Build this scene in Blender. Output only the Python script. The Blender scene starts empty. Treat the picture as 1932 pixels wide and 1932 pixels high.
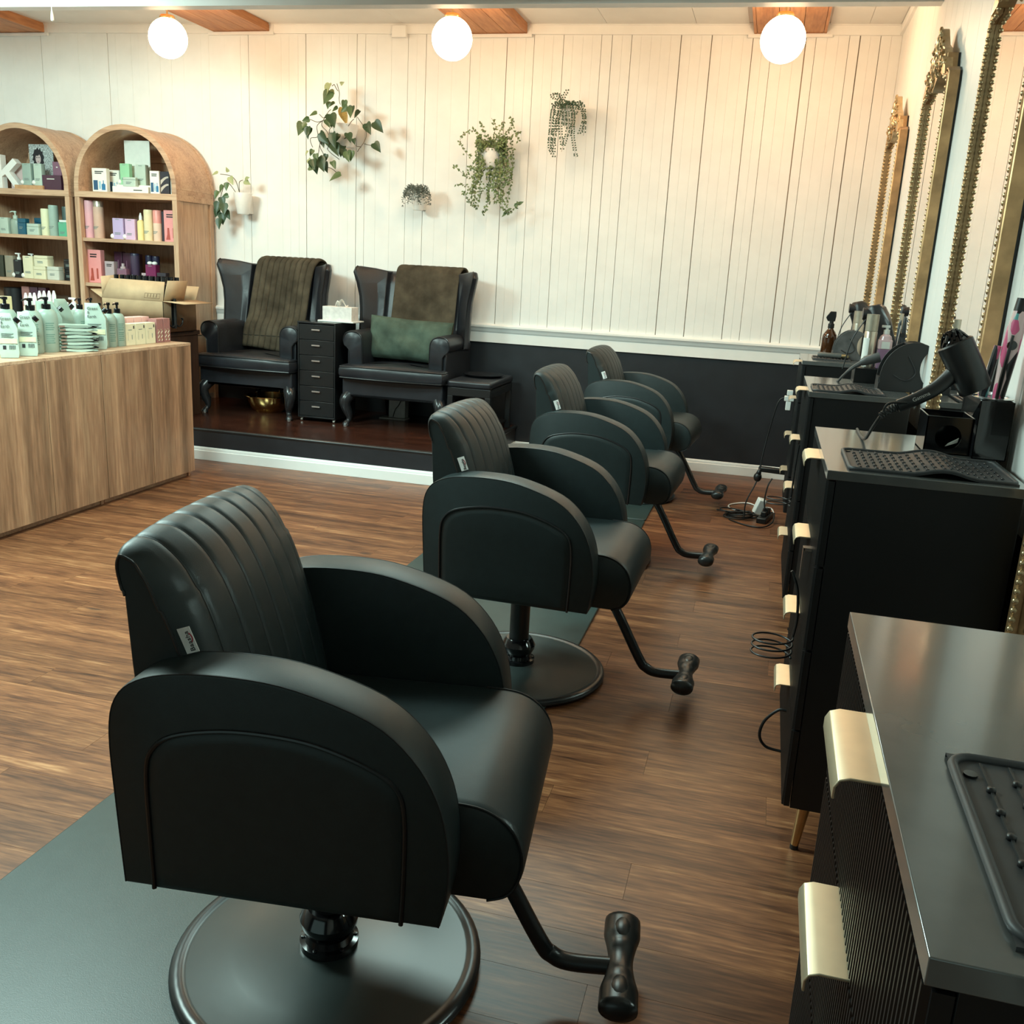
import bpy, bmesh, math, random
from mathutils import Vector, Matrix
R = math.radians
rnd = random.Random(7)
S = bpy.context.scene
COL = S.collection
PI = math.pi

# ------------------------------------------------------------------ camera
H = 1.45
YAW, PIT, ROL = -0.25236158, -0.25527218, 0.052735
fw = Vector((math.sin(YAW)*math.cos(PIT), math.cos(YAW)*math.cos(PIT), math.sin(PIT)))
rt = Vector((math.cos(YAW), -math.sin(YAW), 0)); up = rt.cross(fw)
r2 = math.cos(ROL)*rt + math.sin(ROL)*up
u2 = -math.sin(ROL)*rt + math.cos(ROL)*up
cam = bpy.data.cameras.new('camera'); camo = bpy.data.objects.new('camera', cam); COL.objects.link(camo)
camo.matrix_world = Matrix(((r2.x, u2.x, -fw.x, 0), (r2.y, u2.y, -fw.y, 0), (r2.z, u2.z, -fw.z, H), (0, 0, 0, 1)))
cam.sensor_fit = 'HORIZONTAL'; cam.sensor_width = 36; cam.lens = 36*1764.19/1932
cam.clip_start = 0.02; cam.clip_end = 60
S.camera = camo

# ------------------------------------------------------------------ light and exposure
S.view_settings.view_transform = 'Standard'; S.view_settings.look = 'None'
S.view_settings.gamma = 1; S.view_settings.use_curve_mapping = False
S.view_settings.exposure = 0.0
W = bpy.data.worlds.new('sky'); S.world = W; W.use_nodes = True
W.node_tree.nodes['Background'].inputs[0].default_value = (0.62, 0.95, 0.9, 1)
W.node_tree.nodes['Background'].inputs[1].default_value = 0.6
def area(name, loc, size, power, color, target, sy=None):
    l = bpy.data.lights.new(name, 'AREA'); l.energy = power; l.color = color
    l.shape = 'RECTANGLE'; l.size = size; l.size_y = sy or size
    o = bpy.data.objects.new(name, l); COL.objects.link(o); o.location = loc
    o.rotation_euler = (Vector(target)-Vector(loc)).to_track_quat('-Z', 'Y').to_euler()
    return o
MINT = (0.72, 1.0, 0.93)
area('rear_fill', (-2.6, -2.92, 1.75), 4.6, 3, MINT, (-2.6, 3, 1.6), 1.9)  # faint unseen fill added behind the camera
area('overhead_fill_right', (-1.3, 4.5, 2.74), 1.2, 58, MINT, (-1.3, 4.8, 0), 0.6)  # added unseen overhead fill, hung low so the header does not shade the wall
area('overhead_fill_left', (-4.7, 3.9, 2.74), 1.2, 108, MINT, (-5.6, 5.8, 0.6), 0.6)  # added unseen fill, tilted to brighten the far left wall
area('overhead_fill_near', (-2.9, 2.5, 2.74), 1.2, 185, MINT, (-2.7, 2.2, 0), 0.6)  # added unseen fill for the near left floor and chair tops
WARM = (1.0, 0.70, 0.43)
GLOBES = [(-4.165, 6.1, 2.841), (-2.124, 6.1, 2.822), (-0.108, 6.1, 2.802)]
GLOW = 43.0

# ------------------------------------------------------------------ materials
def lin(c):
    return tuple(((v/255)/12.92 if v/255 <= 0.04045 else ((v/255+0.055)/1.055)**2.4) for v in c)
MATS = {}
def mat(name, rgb, rough=0.5, metal=0.0, noise=0.12, scale=30, bump=0.0, bscale=200, spec=0.5, alpha=None, emit=None, trans=0, coat=0):
    if name in MATS: return MATS[name]
    m = bpy.data.materials.new(name); m.use_nodes = True; nt = m.node_tree
    b = nt.nodes['Principled BSDF']; c = lin(rgb) if max(rgb) > 1 else rgb
    tc = nt.nodes.new('ShaderNodeTexCoord'); nz = nt.nodes.new('ShaderNodeTexNoise')
    nz.inputs['Scale'].default_value = scale; nz.inputs['Detail'].default_value = 4
    nt.links.new(tc.outputs['Object'], nz.inputs['Vector'])
    rp = nt.nodes.new('ShaderNodeValToRGB')
    rp.color_ramp.elements[0].position = 0.3; rp.color_ramp.elements[1].position = 0.7
    rp.color_ramp.elements[0].color = (*[v*(1-noise) for v in c], 1)
    rp.color_ramp.elements[1].color = (*[min(1, v*(1+noise)) for v in c], 1)
    nt.links.new(nz.outputs['Fac'], rp.inputs['Fac']); nt.links.new(rp.outputs['Color'], b.inputs['Base Color'])
    b.inputs['Roughness'].default_value = rough; b.inputs['Metallic'].default_value = metal
    b.inputs['Specular IOR Level'].default_value = spec
    if trans: b.inputs['Transmission Weight'].default_value = trans
    if coat: b.inputs['Coat Weight'].default_value = coat; b.inputs['Coat Roughness'].default_value = 0.1
    if emit:
        b.inputs['Emission Color'].default_value = (*emit[0], 1); b.inputs['Emission Strength'].default_value = emit[1]
    if bump:
        n2 = nt.nodes.new('ShaderNodeTexNoise'); n2.inputs['Scale'].default_value = bscale; n2.inputs['Detail'].default_value = 3
        bp = nt.nodes.new('ShaderNodeBump'); bp.inputs['Strength'].default_value = bump; bp.inputs['Distance'].default_value = 0.002
        nt.links.new(tc.outputs['Object'], n2.inputs['Vector']); nt.links.new(n2.outputs['Fac'], bp.inputs['Height'])
        nt.links.new(bp.outputs['Normal'], b.inputs['Normal'])
    MATS[name] = m; return m
def wood(name, cols, stretch, rough=0.4, tint=0.25, fine=1.0, bump=0.15, spec=0.5, band=None, coat=0.0, knots=False):
    """grain along the axis with the smallest stretch; each object gets its own offset and tone"""
    if name in MATS: return MATS[name]
    m = bpy.data.materials.new(name); m.use_nodes = True; nt = m.node_tree; N = nt.nodes; L = nt.links
    b = N['Principled BSDF']
    tc = N.new('ShaderNodeTexCoord'); oi = N.new('ShaderNodeObjectInfo')
    mul = N.new('ShaderNodeVectorMath'); mul.operation = 'SCALE'; mul.inputs[0].default_value = (37, 23, 51)
    L.new(oi.outputs['Random'], mul.inputs['Scale'])
    add = N.new('ShaderNodeVectorMath'); L.new(tc.outputs['Object'], add.inputs[0]); L.new(mul.outputs['Vector'], add.inputs[1])
    mp = N.new('ShaderNodeMapping'); mp.inputs['Scale'].default_value = stretch; L.new(add.outputs['Vector'], mp.inputs['Vector'])
    n1 = N.new('ShaderNodeTexNoise'); n1.inputs['Scale'].default_value = 1.0; n1.inputs['Detail'].default_value = 7; n1.inputs['Roughness'].default_value = 0.62; n1.inputs['Distortion'].default_value = 0.5
    L.new(mp.outputs['Vector'], n1.inputs['Vector'])
    n2 = N.new('ShaderNodeTexNoise'); n2.inputs['Scale'].default_value = 5.0*fine; n2.inputs['Detail'].default_value = 5
    L.new(mp.outputs['Vector'], n2.inputs['Vector'])
    mx = N.new('ShaderNodeMath'); mx.operation = 'MULTIPLY_ADD'; mx.inputs[1].default_value = 0.42
    L.new(n2.outputs['Fac'], mx.inputs[0])
    m3 = N.new('ShaderNodeMath'); m3.operation = 'MULTIPLY'; m3.inputs[1].default_value = 0.58; L.new(n1.outputs['Fac'], m3.inputs[0]); L.new(m3.outputs[0], mx.inputs[2])
    rp = N.new('ShaderNodeValToRGB'); e = rp.color_ramp.elements
    k = len(cols)
    while len(e) < k: e.new(0.5)
    for i, c in enumerate(cols):
        e[i].position = 0.32+0.36*i/(k-1); e[i].color = (*lin(c), 1)
    L.new(mx.outputs[0], rp.inputs['Fac'])
    t = N.new('ShaderNodeMath'); t.operation = 'MULTIPLY_ADD'; t.inputs[1].default_value = tint*2; t.inputs[2].default_value = 1-tint
    L.new(oi.outputs['Random'], t.inputs[0])
    hs = N.new('ShaderNodeHueSaturation'); L.new(t.outputs[0], hs.inputs['Value']); L.new(rp.outputs['Color'], hs.inputs['Color'])
    out = hs.outputs['Color']
    if knots:
        mk = N.new('ShaderNodeMapping'); mk.inputs['Scale'].default_value = (2.6, 9.0, 1.0); L.new(add.outputs['Vector'], mk.inputs['Vector'])
        vo = N.new('ShaderNodeTexVoronoi'); vo.inputs['Scale'].default_value = 1.0; L.new(mk.outputs['Vector'], vo.inputs['Vector'])
        sc_ = N.new('ShaderNodeSeparateColor'); L.new(vo.outputs['Color'], sc_.inputs[0])
        gt = N.new('ShaderNodeMath'); gt.operation = 'GREATER_THAN'; gt.inputs[1].default_value = 0.80; L.new(sc_.outputs[0], gt.inputs[0])
        mr = N.new('ShaderNodeMapRange'); mr.inputs['From Min'].default_value = 0.05; mr.inputs['From Max'].default_value = 0.13; mr.inputs['To Min'].default_value = 0.75; mr.inputs['To Max'].default_value = 0.0; L.new(vo.outputs['Distance'], mr.inputs['Value'])
        km = N.new('ShaderNodeMath'); km.operation = 'MULTIPLY'; L.new(gt.outputs[0], km.inputs[0]); L.new(mr.outputs[0], km.inputs[1])
        kx = N.new('ShaderNodeMix'); kx.data_type = 'RGBA'; L.new(km.outputs[0], kx.inputs[0]); L.new(out, kx.inputs[6]); kx.inputs[7].default_value = (0.035, 0.022, 0.017, 1); out = kx.outputs[2]
    if band:   # bands of differing board tone across one face
        sp = N.new('ShaderNodeSeparateXYZ'); L.new(add.outputs['Vector'], sp.inputs[0])
        w = N.new('ShaderNodeMath'); w.operation = 'MULTIPLY'; w.inputs[1].default_value = band[1]; L.new(sp.outputs[band[0]], w.inputs[0])
        n3 = N.new('ShaderNodeTexNoise'); n3.noise_dimensions = '1D'; n3.inputs['Scale'].default_value = 1; n3.inputs['Detail'].default_value = 2; L.new(w.outputs[0], n3.inputs['W'])
        mm = N.new('ShaderNodeMath'); mm.operation = 'MULTIPLY_ADD'; mm.inputs[1].default_value = 1.5; mm.inputs[2].default_value = 0.25; L.new(n3.outputs['Fac'], mm.inputs[0])
        h2 = N.new('ShaderNodeHueSaturation'); L.new(mm.outputs[0], h2.inputs['Value']); L.new(out, h2.inputs['Color']); out = h2.outputs['Color']
    L.new(out, b.inputs['Base Color'])
    b.inputs['Roughness'].default_value = rough; b.inputs['Specular IOR Level'].default_value = spec
    if bump:
        bp = N.new('ShaderNodeBump'); bp.inputs['Strength'].default_value = bump; bp.inputs['Distance'].default_value = 0.0015
        L.new(mx.outputs[0], bp.inputs['Height']); L.new(bp.outputs['Normal'], b.inputs['Normal'])
    if coat: b.inputs['Coat Weight'].default_value = coat; b.inputs['Coat Roughness'].default_value = 0.25
    MATS[name] = m; return m

white = mat('white_paint', (0.86, 0.85, 0.82), 0.45, noise=0.03, scale=6)
whitetrim = mat('white_trim_paint', (0.88, 0.87, 0.84), 0.35, noise=0.02, scale=8)
groove = mat('groove_backing', (0.36, 0.29, 0.22), 0.8)  # brown-grey backing board that shows in the joints
ceilw = mat('ceiling_paint', (0.80, 0.78, 0.74), 0.6, noise=0.03, scale=5)
blackwall = mat('black_wall_paint', (0.016, 0.018, 0.022), 0.42, noise=0.15, scale=9, bump=0.06, bscale=120)
floorwood = wood('floor_wood', [(46, 26, 17), (94, 57, 37), (128, 82, 53), (170, 122, 84)], (1.5, 17, 17), 0.36, 0.17, 1.4, 0.25, 0.45, knots=True)
darkfloor = wood('dark_platform_wood', [(38, 20, 15), (58, 32, 24), (74, 42, 31)], (1.6, 14, 14), 0.22, 0.12, 1.2, 0.1, 0.6)
beamwood = wood('beam_wood', [(150, 92, 56), (190, 128, 82), (212, 152, 104)], (9, 1.0, 9), 0.55, 0.08, 1.2, 0.1)
oakz = wood('oak_laminate_upright', [(154, 119, 95), (194, 157, 127), (212, 179, 148)], (11, 11, 0.9), 0.42, 0.04, 1.5, 0.06)
oakx = wood('oak_laminate_level', [(154, 119, 95), (194, 157, 127), (212, 179, 148)], (0.9, 11, 11), 0.42, 0.04, 1.5, 0.06)
oakdoor = wood('oak_door_laminate', [(122, 89, 66), (158, 120, 92), (184, 147, 114)], (9, 9, 0.8), 0.42, 0.03, 1.6, 0.06, band=(1, 11))
oakdark = wood('dark_stand_wood', [(40, 26, 20), (60, 40, 30), (74, 50, 37)], (9, 9, 0.8), 0.45, 0.03)
leather = mat('black_leather', (0.0125, 0.0205, 0.0215), 0.47, noise=0.1, scale=40, bump=0.10, bscale=650, spec=0.40)
leather2 = mat('charcoal_armchair_leather', (0.0155, 0.0170, 0.0215), 0.36, noise=0.25, scale=9, bump=0.25, bscale=60, spec=0.5)
piping = mat('black_piping', (0.010, 0.010, 0.011), 0.3)
stitch = mat('dark_stitching', (0.004, 0.005, 0.006), 0.6)
steelblack = mat('black_powder_coat', (0.010, 0.011, 0.012), 0.34, noise=0.08, scale=60)
glossblack = mat('gloss_black', (0.006, 0.006, 0.007), 0.12, spec=0.6)
discblack = mat('base_disc_black', (0.026, 0.034, 0.033), 0.30, noise=0.18, scale=5, bump=0.04, bscale=40)
rubber = mat('mat_rubber', (0.025, 0.041, 0.038), 0.40, noise=0.10, scale=14, bump=0.15, bscale=500)
vanblack = mat('vanity_black_lacquer', (0.0035, 0.0035, 0.004), 0.42, noise=0.1, scale=25)
vantop = mat('vanity_top_laminate', (0.095, 0.098, 0.096), 0.21, noise=0.10, scale=18, spec=0.9, coat=0.6)
silicone = mat('grey_silicone', (0.032, 0.034, 0.037), 0.5, noise=0.08, scale=60)
pullgold = mat('pale_brass_pull', (0.82, 0.70, 0.50), 0.38, 0.85, noise=0.04)
brass = mat('brass_leg', (0.62, 0.42, 0.20), 0.28, 1.0, noise=0.06)
giltframe = mat('antique_gilt', (0.50, 0.31, 0.155), 0.42, 0.75, noise=0.25, scale=14, bump=0.1, bscale=90)
giltbead = mat('gilt_bead', (0.60, 0.45, 0.26), 0.3, 0.85, noise=0.15, scale=40)
mirror = mat('mirror_silvering', (0.93, 0.93, 0.92), 0.0, 1.0, noise=0.0)
plasticblack = mat('black_plastic', (0.006, 0.0065, 0.007), 0.42, noise=0.1)
plasticgrey = mat('dark_grey_plastic', (0.030, 0.031, 0.033), 0.5, noise=0.12, scale=25)
steel = mat('brushed_steel', (0.62, 0.62, 0.58), 0.25, 1.0, noise=0.08)
champagne = mat('champagne_metal', (0.50, 0.44, 0.36), 0.32, 0.8, noise=0.06)
chrome = mat('chrome_pull', (0.8, 0.8, 0.8), 0.22, 0.8)
goldbowl = mat('polished_gold', (0.75, 0.52, 0.20), 0.12, 1.0)
amber = mat('amber_glass', (0.060, 0.020, 0.006), 0.08, noise=0.2, scale=12, spec=0.6)
navyp = mat('navy_plastic', (0.012, 0.014, 0.07), 0.3)
whitep = mat('white_plastic', (0.80, 0.80, 0.76), 0.4, noise=0.02)
cardboard = mat('cardboard', (0.50, 0.34, 0.20), 0.8, noise=0.08, scale=16)
carddark = mat('cardboard_ink', (0.17, 0.11, 0.06), 0.8)
potw = mat('white_ceramic', (0.82, 0.80, 0.76), 0.4, noise=0.02)
leafdk = mat('pothos_leaf_dark', (0.035, 0.070, 0.030), 0.42, noise=0.35, scale=25)
leafmd = mat('pothos_leaf_mid', (0.085, 0.14, 0.055), 0.42, noise=0.35, scale=25)
leaflt = mat('variegated_leaf', (0.36, 0.40, 0.20), 0.45, noise=0.4, scale=22)
leafyl = mat('yellowed_leaf', (0.50, 0.32, 0.09), 0.5, noise=0.2, scale=22)
stemm = mat('plant_stem', (0.11, 0.085, 0.05), 0.6)
vineleaf = mat('vine_leaf', (0.12, 0.17, 0.055), 0.5, noise=0.45, scale=30)
pearlm = mat('pearl_strand', (0.05, 0.10, 0.055), 0.5, noise=0.3, scale=40)
smalldk = mat('dusky_leaf', (0.085, 0.10, 0.08), 0.5, noise=0.4, scale=40)
fleece = mat('olive_fleece', (0.068, 0.055, 0.038), 0.95, noise=0.40, scale=9, bump=0.6, bscale=140, spec=0.1)
pillowm = mat('sage_plush', (0.070, 0.098, 0.075), 0.9, noise=0.35, scale=8, bump=0.5, bscale=120, spec=0.15)
ink = mat('black_print', (0.02, 0.02, 0.022), 0.5)
inkgrey = mat('grey_print', (0.20, 0.25, 0.23), 0.5)
globe_glass = mat('lit_globe_glass', (0.9, 0.85, 0.75), 0.3, emit=((1.0, 0.69, 0.40), GLOW))
PC = {}
def pm(name, rgb, rough=0.4):
    return mat('pack_'+name, rgb, rough, noise=0.03)

# ------------------------------------------------------------------ mesh helpers
class MB:
    def __init__(s): s.bm = bmesh.new()
    def box(s, c, d, rz=0, ry=0, rx=0):
        M = Matrix.Translation(c) @ Matrix.Rotation(rz, 4, 'Z') @ Matrix.Rotation(ry, 4, 'Y') @ Matrix.Rotation(rx, 4, 'X') @ Matrix.Diagonal((*d, 1))
        bmesh.ops.create_cube(s.bm, size=1, matrix=M); return s
    def b2(s, x0, x1, y0, y1, z0, z1):
        return s.box(((x0+x1)/2, (y0+y1)/2, (z0+z1)/2), (x1-x0, y1-y0, z1-z0))
    def loft(s, rings, cap=True, close=True):
        rv = [[s.bm.verts.new(p) for p in r] for r in rings]
        n = len(rv[0])
        for a, b in zip(rv, rv[1:]):
            for i in range(n if close else n-1):
                j = (i+1) % n
                try: s.bm.faces.new((a[i], a[j], b[j], b[i]))
                except ValueError: pass
        if cap and close:
            for r in (rv[0], rv[-1]):
                try: s.bm.faces.new(r)
                except ValueError: pass
        return s
    def prism(s, pts, axis, a, b):
        f = {'x': lambda p, t: (t, p[0], p[1]), 'y': lambda p, t: (p[0], t, p[1]), 'z': lambda p, t: (p[0], p[1], t)}[axis]
        return s.loft([[f(p, a) for p in pts], [f(p, b) for p in pts]])
    def lathe(s, prof, n=24, o=(0, 0, 0), sx=1, sy=1, M=None):
        rings = []
        for r, z in prof:
            r = max(r, 1e-4)
            ring = [Vector((r*sx*math.cos(2*PI*i/n), r*sy*math.sin(2*PI*i/n), z)) for i in range(n)]
            rings.append([(M @ p if M else p) + Vector(o) for p in ring])
        return s.loft(rings)
    def tube(s, pts, r, n=8, cap=True, closed=False, flat=1.0):
        pts = [Vector(p) for p in pts]; rings = []
        prev = None
        for i, p in enumerate(pts):
            if closed: t = pts[(i+1) % len(pts)]-pts[i-1]
            else: t = pts[min(i+1, len(pts)-1)]-pts[max(i-1, 0)]
            t.normalize()
            if prev is None:
                ref = Vector((0, 0, 1)) if abs(t.z) < 0.9 else Vector((1, 0, 0))
                u = t.cross(ref).normalized()
            else:
                u = (prev-t*prev.dot(t))
                u = u.normalized() if u.length > 1e-6 else t.orthogonal().normalized()
            v = t.cross(u); prev = u
            rr = r[i] if isinstance(r, (list, tuple)) else r
            rings.append([p+rr*(math.cos(2*PI*k/n)*u+flat*math.sin(2*PI*k/n)*v) for k in range(n)])
        if closed: rings.append(rings[0]); return s.loft(rings, cap=False)
        return s.loft(rings, cap=cap)
    def ball(s, c, r, sc=(1, 1, 1), u=12, v=8):
        M = Matrix.Translation(c) @ Matrix.Diagonal((*sc, 1))
        bmesh.ops.create_uvsphere(s.bm, u_segments=u, v_segments=v, radius=r, matrix=M); return s
    def grid(s, f, nu, nv):
        vs = [[s.bm.verts.new(f(i/nu, j/nv)) for j in range(nv+1)] for i in range(nu+1)]
        for i in range(nu):
            for j in range(nv):
                s.bm.faces.new((vs[i][j], vs[i+1][j], vs[i+1][j+1], vs[i][j+1]))
        return s
    def mesh(s, name, ang=35, fix=True):
        if fix:
            bmesh.ops.remove_doubles(s.bm, verts=s.bm.verts, dist=1e-6)
            bmesh.ops.recalc_face_normals(s.bm, faces=s.bm.faces)
        a = R(ang)
        for f in s.bm.faces: f.smooth = True
        for e in s.bm.edges:
            if len(e.link_faces) == 2 and e.calc_face_angle(0) > a: e.smooth = False
        me = bpy.data.meshes.new(name); s.bm.to_mesh(me); s.bm.free(); return me
    def obj(s, name, m, parent=None, bevel=0, seg=2, ang=35, kind=None, solid=0, loc=None, fix=True):
        o = bpy.data.objects.new(name, s.mesh(name, ang, fix)); COL.objects.link(o)
        o.data.materials.append(m)
        if parent: o.parent = parent
        if loc: o.location = loc
        if solid:
            md = o.modifiers.new('thick', 'SOLIDIFY'); md.thickness = solid; md.offset = 0
        if bevel:
            md = o.modifiers.new('bevel', 'BEVEL'); md.width = bevel; md.segments = seg; md.limit_method = 'ANGLE'; md.angle_limit = R(40)
        if kind: o['kind'] = kind
        return o
def tag(o, label, cat, group=None):
    o['label'] = label; o['category'] = cat
    if group: o['group'] = group
    return o
def thing(name, label, cat, loc=(0, 0, 0), rz=0, group=None):
    o = bpy.data.objects.new(name, None); COL.objects.link(o); o.location = loc; o.rotation_euler = (0, 0, rz)
    return tag(o, label, cat, group)
def struct(o): o['kind'] = 'structure'; return o
def dup(o, loc=None, rz=None, label=None, parent=None):
    c = o.copy(); COL.objects.link(c)
    if parent: c.parent = parent
    if loc: c.location = loc
    if rz is not None: c.rotation_euler = (0, 0, rz)
    if label: c['label'] = label
    for ch in list(o.children): dup(ch, parent=c)
    return c
def cr(pts, n=6, closed=False):
    """Catmull-Rom through points"""
    P = [Vector(p) for p in pts]; out = []; m = len(P)
    rng = range(m) if closed else range(m-1)
    for i in rng:
        if closed: a, b, c, d = P[i-1], P[i], P[(i+1) % m], P[(i+2) % m]
        else: a, b, c, d = P[max(i-1, 0)], P[i], P[i+1], P[min(i+2, m-1)]
        for k in range(n):
            t = k/n
            out.append(0.5*((2*b)+(c-a)*t+(2*a-5*b+4*c-d)*t*t+(3*b-a-3*c+d)*t**3))
    if not closed: out.append(P[-1])
    return out
def rrect(x0, x1, y0, y1, r, n=5):
    out = []
    for cx, cy, a in ((x1-r, y1-r, 0), (x0+r, y1-r, 90), (x0+r, y0+r, 180), (x1-r, y0+r, 270)):
        for k in range(n+1):
            t = R(a+90*k/n); out.append((cx+r*math.cos(t), cy+r*math.sin(t)))
    return out
def text(body, size, m, parent, loc, rot, name='lettering', ext=0.0004, align='CENTER', space=1.0):
    c = bpy.data.curves.new(name, 'FONT'); c.body = body; c.size = size; c.extrude = ext; c.align_x = align; c.align_y = 'CENTER'
    c.resolution_u = 3; c.space_line = space
    f = bpy.data.objects.new(name, c); COL.objects.link(f)
    me = bpy.data.meshes.new_from_object(f.evaluated_get(bpy.context.evaluated_depsgraph_get()))
    bpy.data.objects.remove(f); bpy.data.curves.remove(c); me.name = name
    o = bpy.data.objects.new(name, me); COL.objects.link(o); me.materials.clear(); me.materials.append(m)
    o.location = loc; o.rotation_euler = rot; o['kind'] = 'thing'
    if parent: o.parent = parent
    return o

# ------------------------------------------------------------------ room shell
YB, XR, XL, YF = 7.244, 0.64, -7.2, -3.0
def zc(x): return 3.145-0.0113*(x-XR)          # the old ceiling falls slightly to the right
def zb(x): return zc(x)-0.072
DADO0, DADO1 = 0.868, 1.012

# floor: planks laid across the room, each its own piece
fl = struct(MB().b2(XL, XR+0.1, YF, YB+0.1, -0.08, -0.005).obj('floor', floorwood))
PW = 0.149
plank_mesh = {}
def floor_plank(x0, x1, y0, parent, m, z=0.0, w=PW, th=0.012):
    k = round(x1-x0, 3), w, m.name
    if k not in plank_mesh:
        o = MB().b2(-(x1-x0)/2+0.0004, (x1-x0)/2-0.0004, -w/2+0.0004, w/2-0.0004, -th, 0).obj('plank', m)
        plank_mesh[k] = o.data; bpy.data.objects.remove(o)
    o = bpy.data.objects.new('plank', plank_mesh[k]); COL.objects.link(o); o.parent = parent
    o.location = ((x0+x1)/2, y0+w/2, z); return o
y = 2.103-PW*11
row = 0
while y < YB-0.02:
    off = [-0.209, 0.40, -0.72, -0.18, 0.62, -0.45, 0.15][row % 7]
    x = off-1.22*4
    if y > 0.3:
        while x < XR:
            a, b = max(x, -4.4), min(x+1.22, XR)
            if b-a > 0.05: floor_plank(a, b, y, fl, floorwood)
            x += 1.22
    y += PW; row += 1

# back wall: narrow white boards with open joints above the dado, black below
wb = struct(MB().b2(XL, XR+0.12, YB+0.014, YB+0.12, -0.05, 3.35).obj('wall_back', groove))
JX = [-7.15, -7.0, -6.86, -6.72, -6.6, -6.459, -6.32, -6.171, -6.024, -5.806, -5.662, -5.519, -5.443, -5.297, -5.227, -5.143, -5.029, -4.926, -4.809, -4.65, -4.578, -4.435, -4.293, -4.223, -4.074, -3.936, -3.867, -3.79, -3.722, -3.578, -3.506, -3.435, -3.36, -3.289, -3.219, -3.123, -3.004, -2.869, -2.797, -2.724, -2.623, -2.514, -2.373, -2.295, -2.197, -2.091, -2.022, -1.95, -1.886, -1.81, -1.743, -1.666, -1.597, -1.523, -1.453, -1.388, -1.311, -1.238, -1.17, -1.102, -1.03, -0.961, -0.892, -0.821, -0.751, -0.678, -0.608, -0.536, -0.467, -0.393, -0.327, -0.261, -0.199, -0.122, -0.048, 0.025, 0.091, 0.163, 0.237, 0.307, 0.375, 0.441, 0.506, 0.573, 0.64]
STRONG = {-6.171: 5, -5.519: 5, -4.223: 4, -3.722: 6, -3.289: 5, -3.219: 3, -2.869: 3, -2.724: 4, -2.373: 3, -2.091: 5, -1.886: 3, -1.666: 4, -1.388: 3, -1.311: 4, -1.17: 3.5, -0.821: 6, -0.608: 6, -0.327: 5, -0.199: 3, 0.025: 7, 0.091: 3, 0.307: 3, 0.375: 7, 0.506: 4}
def board(x0, x1, g0, g1, z0, z1, parent, m, face=YB, th=0.014, ch=0.0007):
    a, b = x0+g0/2, x1-g1/2
    prof = [(a, face+th), (b, face+th), (b, face+ch), (b-ch, face), (a+ch, face), (a, face+ch)]
    return MB().prism(prof, 'z', z0, z1).obj('plank', m, parent)
for a, b in zip(JX, JX[1:]):
    g0, g1 = STRONG.get(a, 0.45)/1000, STRONG.get(b, 0.45)/1000
    board(a, b, g0, g1, DADO1-0.02, zc((a+b)/2), wb, white, YB+rnd.uniform(-0.001, 0.0008))
MB().b2(XL, XR, YB, YB+0.014, 0.0, DADO0+0.03).obj('wainscot_panel', blackwall, wb)
prof = [(YB, 0.868), (YB-0.018, 0.868), (YB-0.018, 0.945), (YB-0.024, 0.95), (YB-0.028, 0.962), (YB-0.036, 0.978), (YB-0.044, 0.986), (YB-0.044, 1.0), (YB-0.03, 1.012), (YB, 1.012)]
struct(MB().prism([(p[0], p[1]) for p in prof], 'x', XL, XR).obj('trim_1', whitetrim))
bbp = [(0, 0), (-0.016, 0), (-0.016, 0.066), (-0.012, 0.07), (-0.012, 0.082), (-0.006, 0.092), (0, 0.093)]
PX = -1.872   # right end of the raised platform
struct(MB().prism([(YB+p[0], p[1]) for p in bbp], 'x', PX, XR).obj('baseboard_back', whitetrim, bevel=0.0015))
# crown fascia follows the sloping ceiling
def slab(x0, x1, y0, y1, f0, f1):
    b = MB()
    return b.loft([[(x, y0, f0(x)), (x, y1, f0(x)), (x, y1, f1(x)), (x, y0, f1(x))] for x in (x0, x1)])
struct(slab(XL, XR, YB-0.018, YB, zb, lambda x: zc(x)+0.02).obj('trim_2', whitetrim))
struct(slab(XL, XR, YB-0.03, YB-0.018, lambda x: zc(x)-0.012, lambda x: zc(x)+0.02).obj('trim_3', whitetrim))
# right wall
wr = struct(MB().b2(XR+0.012, XR+0.12, YF, YB+0.1, -0.05, 3.35).obj('wall_right', groove))
y = YB; n = 0
while y > YF+0.01:
    wdt = [0.21, 0.14, 0.21, 0.17, 0.28][n % 5]; y0 = max(y-wdt, YF); g = [0.0016, 0.001, 0.0025, 0.001][n % 4]
    prof = [(XR+0.012, y0+g/2), (XR+0.012, y-g/2), (XR+0.001, y-g/2), (XR, y-g/2-0.001), (XR, y0+g/2+0.001), (XR+0.001, y0+g/2)]
    MB().prism(prof, 'z', DADO0+0.02, 3.2).obj('plank', white, wr)
    y = y0; n += 1
MB().b2(XR, XR+0.012, YF, YB, 0, DADO0+0.03).obj('wainscot_panel', blackwall, wr)
struct(MB().prism([(XR-0.018, 0.868), (XR-0.018, 0.945), (XR-0.044, 0.986), (XR-0.044, 1.0), (XR-0.03, 1.012), (XR, 1.012), (XR, 0.868)], 'y', 6.85, YB).obj('trim_4', whitetrim))
struct(MB().prism([(XR+p[0], p[1]) for p in bbp], 'y', YF, YB).obj('baseboard_right', whitetrim))
struct(MB().prism([(XR, zb(XR)), (XR-0.018, zb(XR)), (XR-0.018, zc(XR)+0.02), (XR, zc(XR)+0.02)], 'y', 5.42, YB).obj('trim_5', whitetrim))
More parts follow.
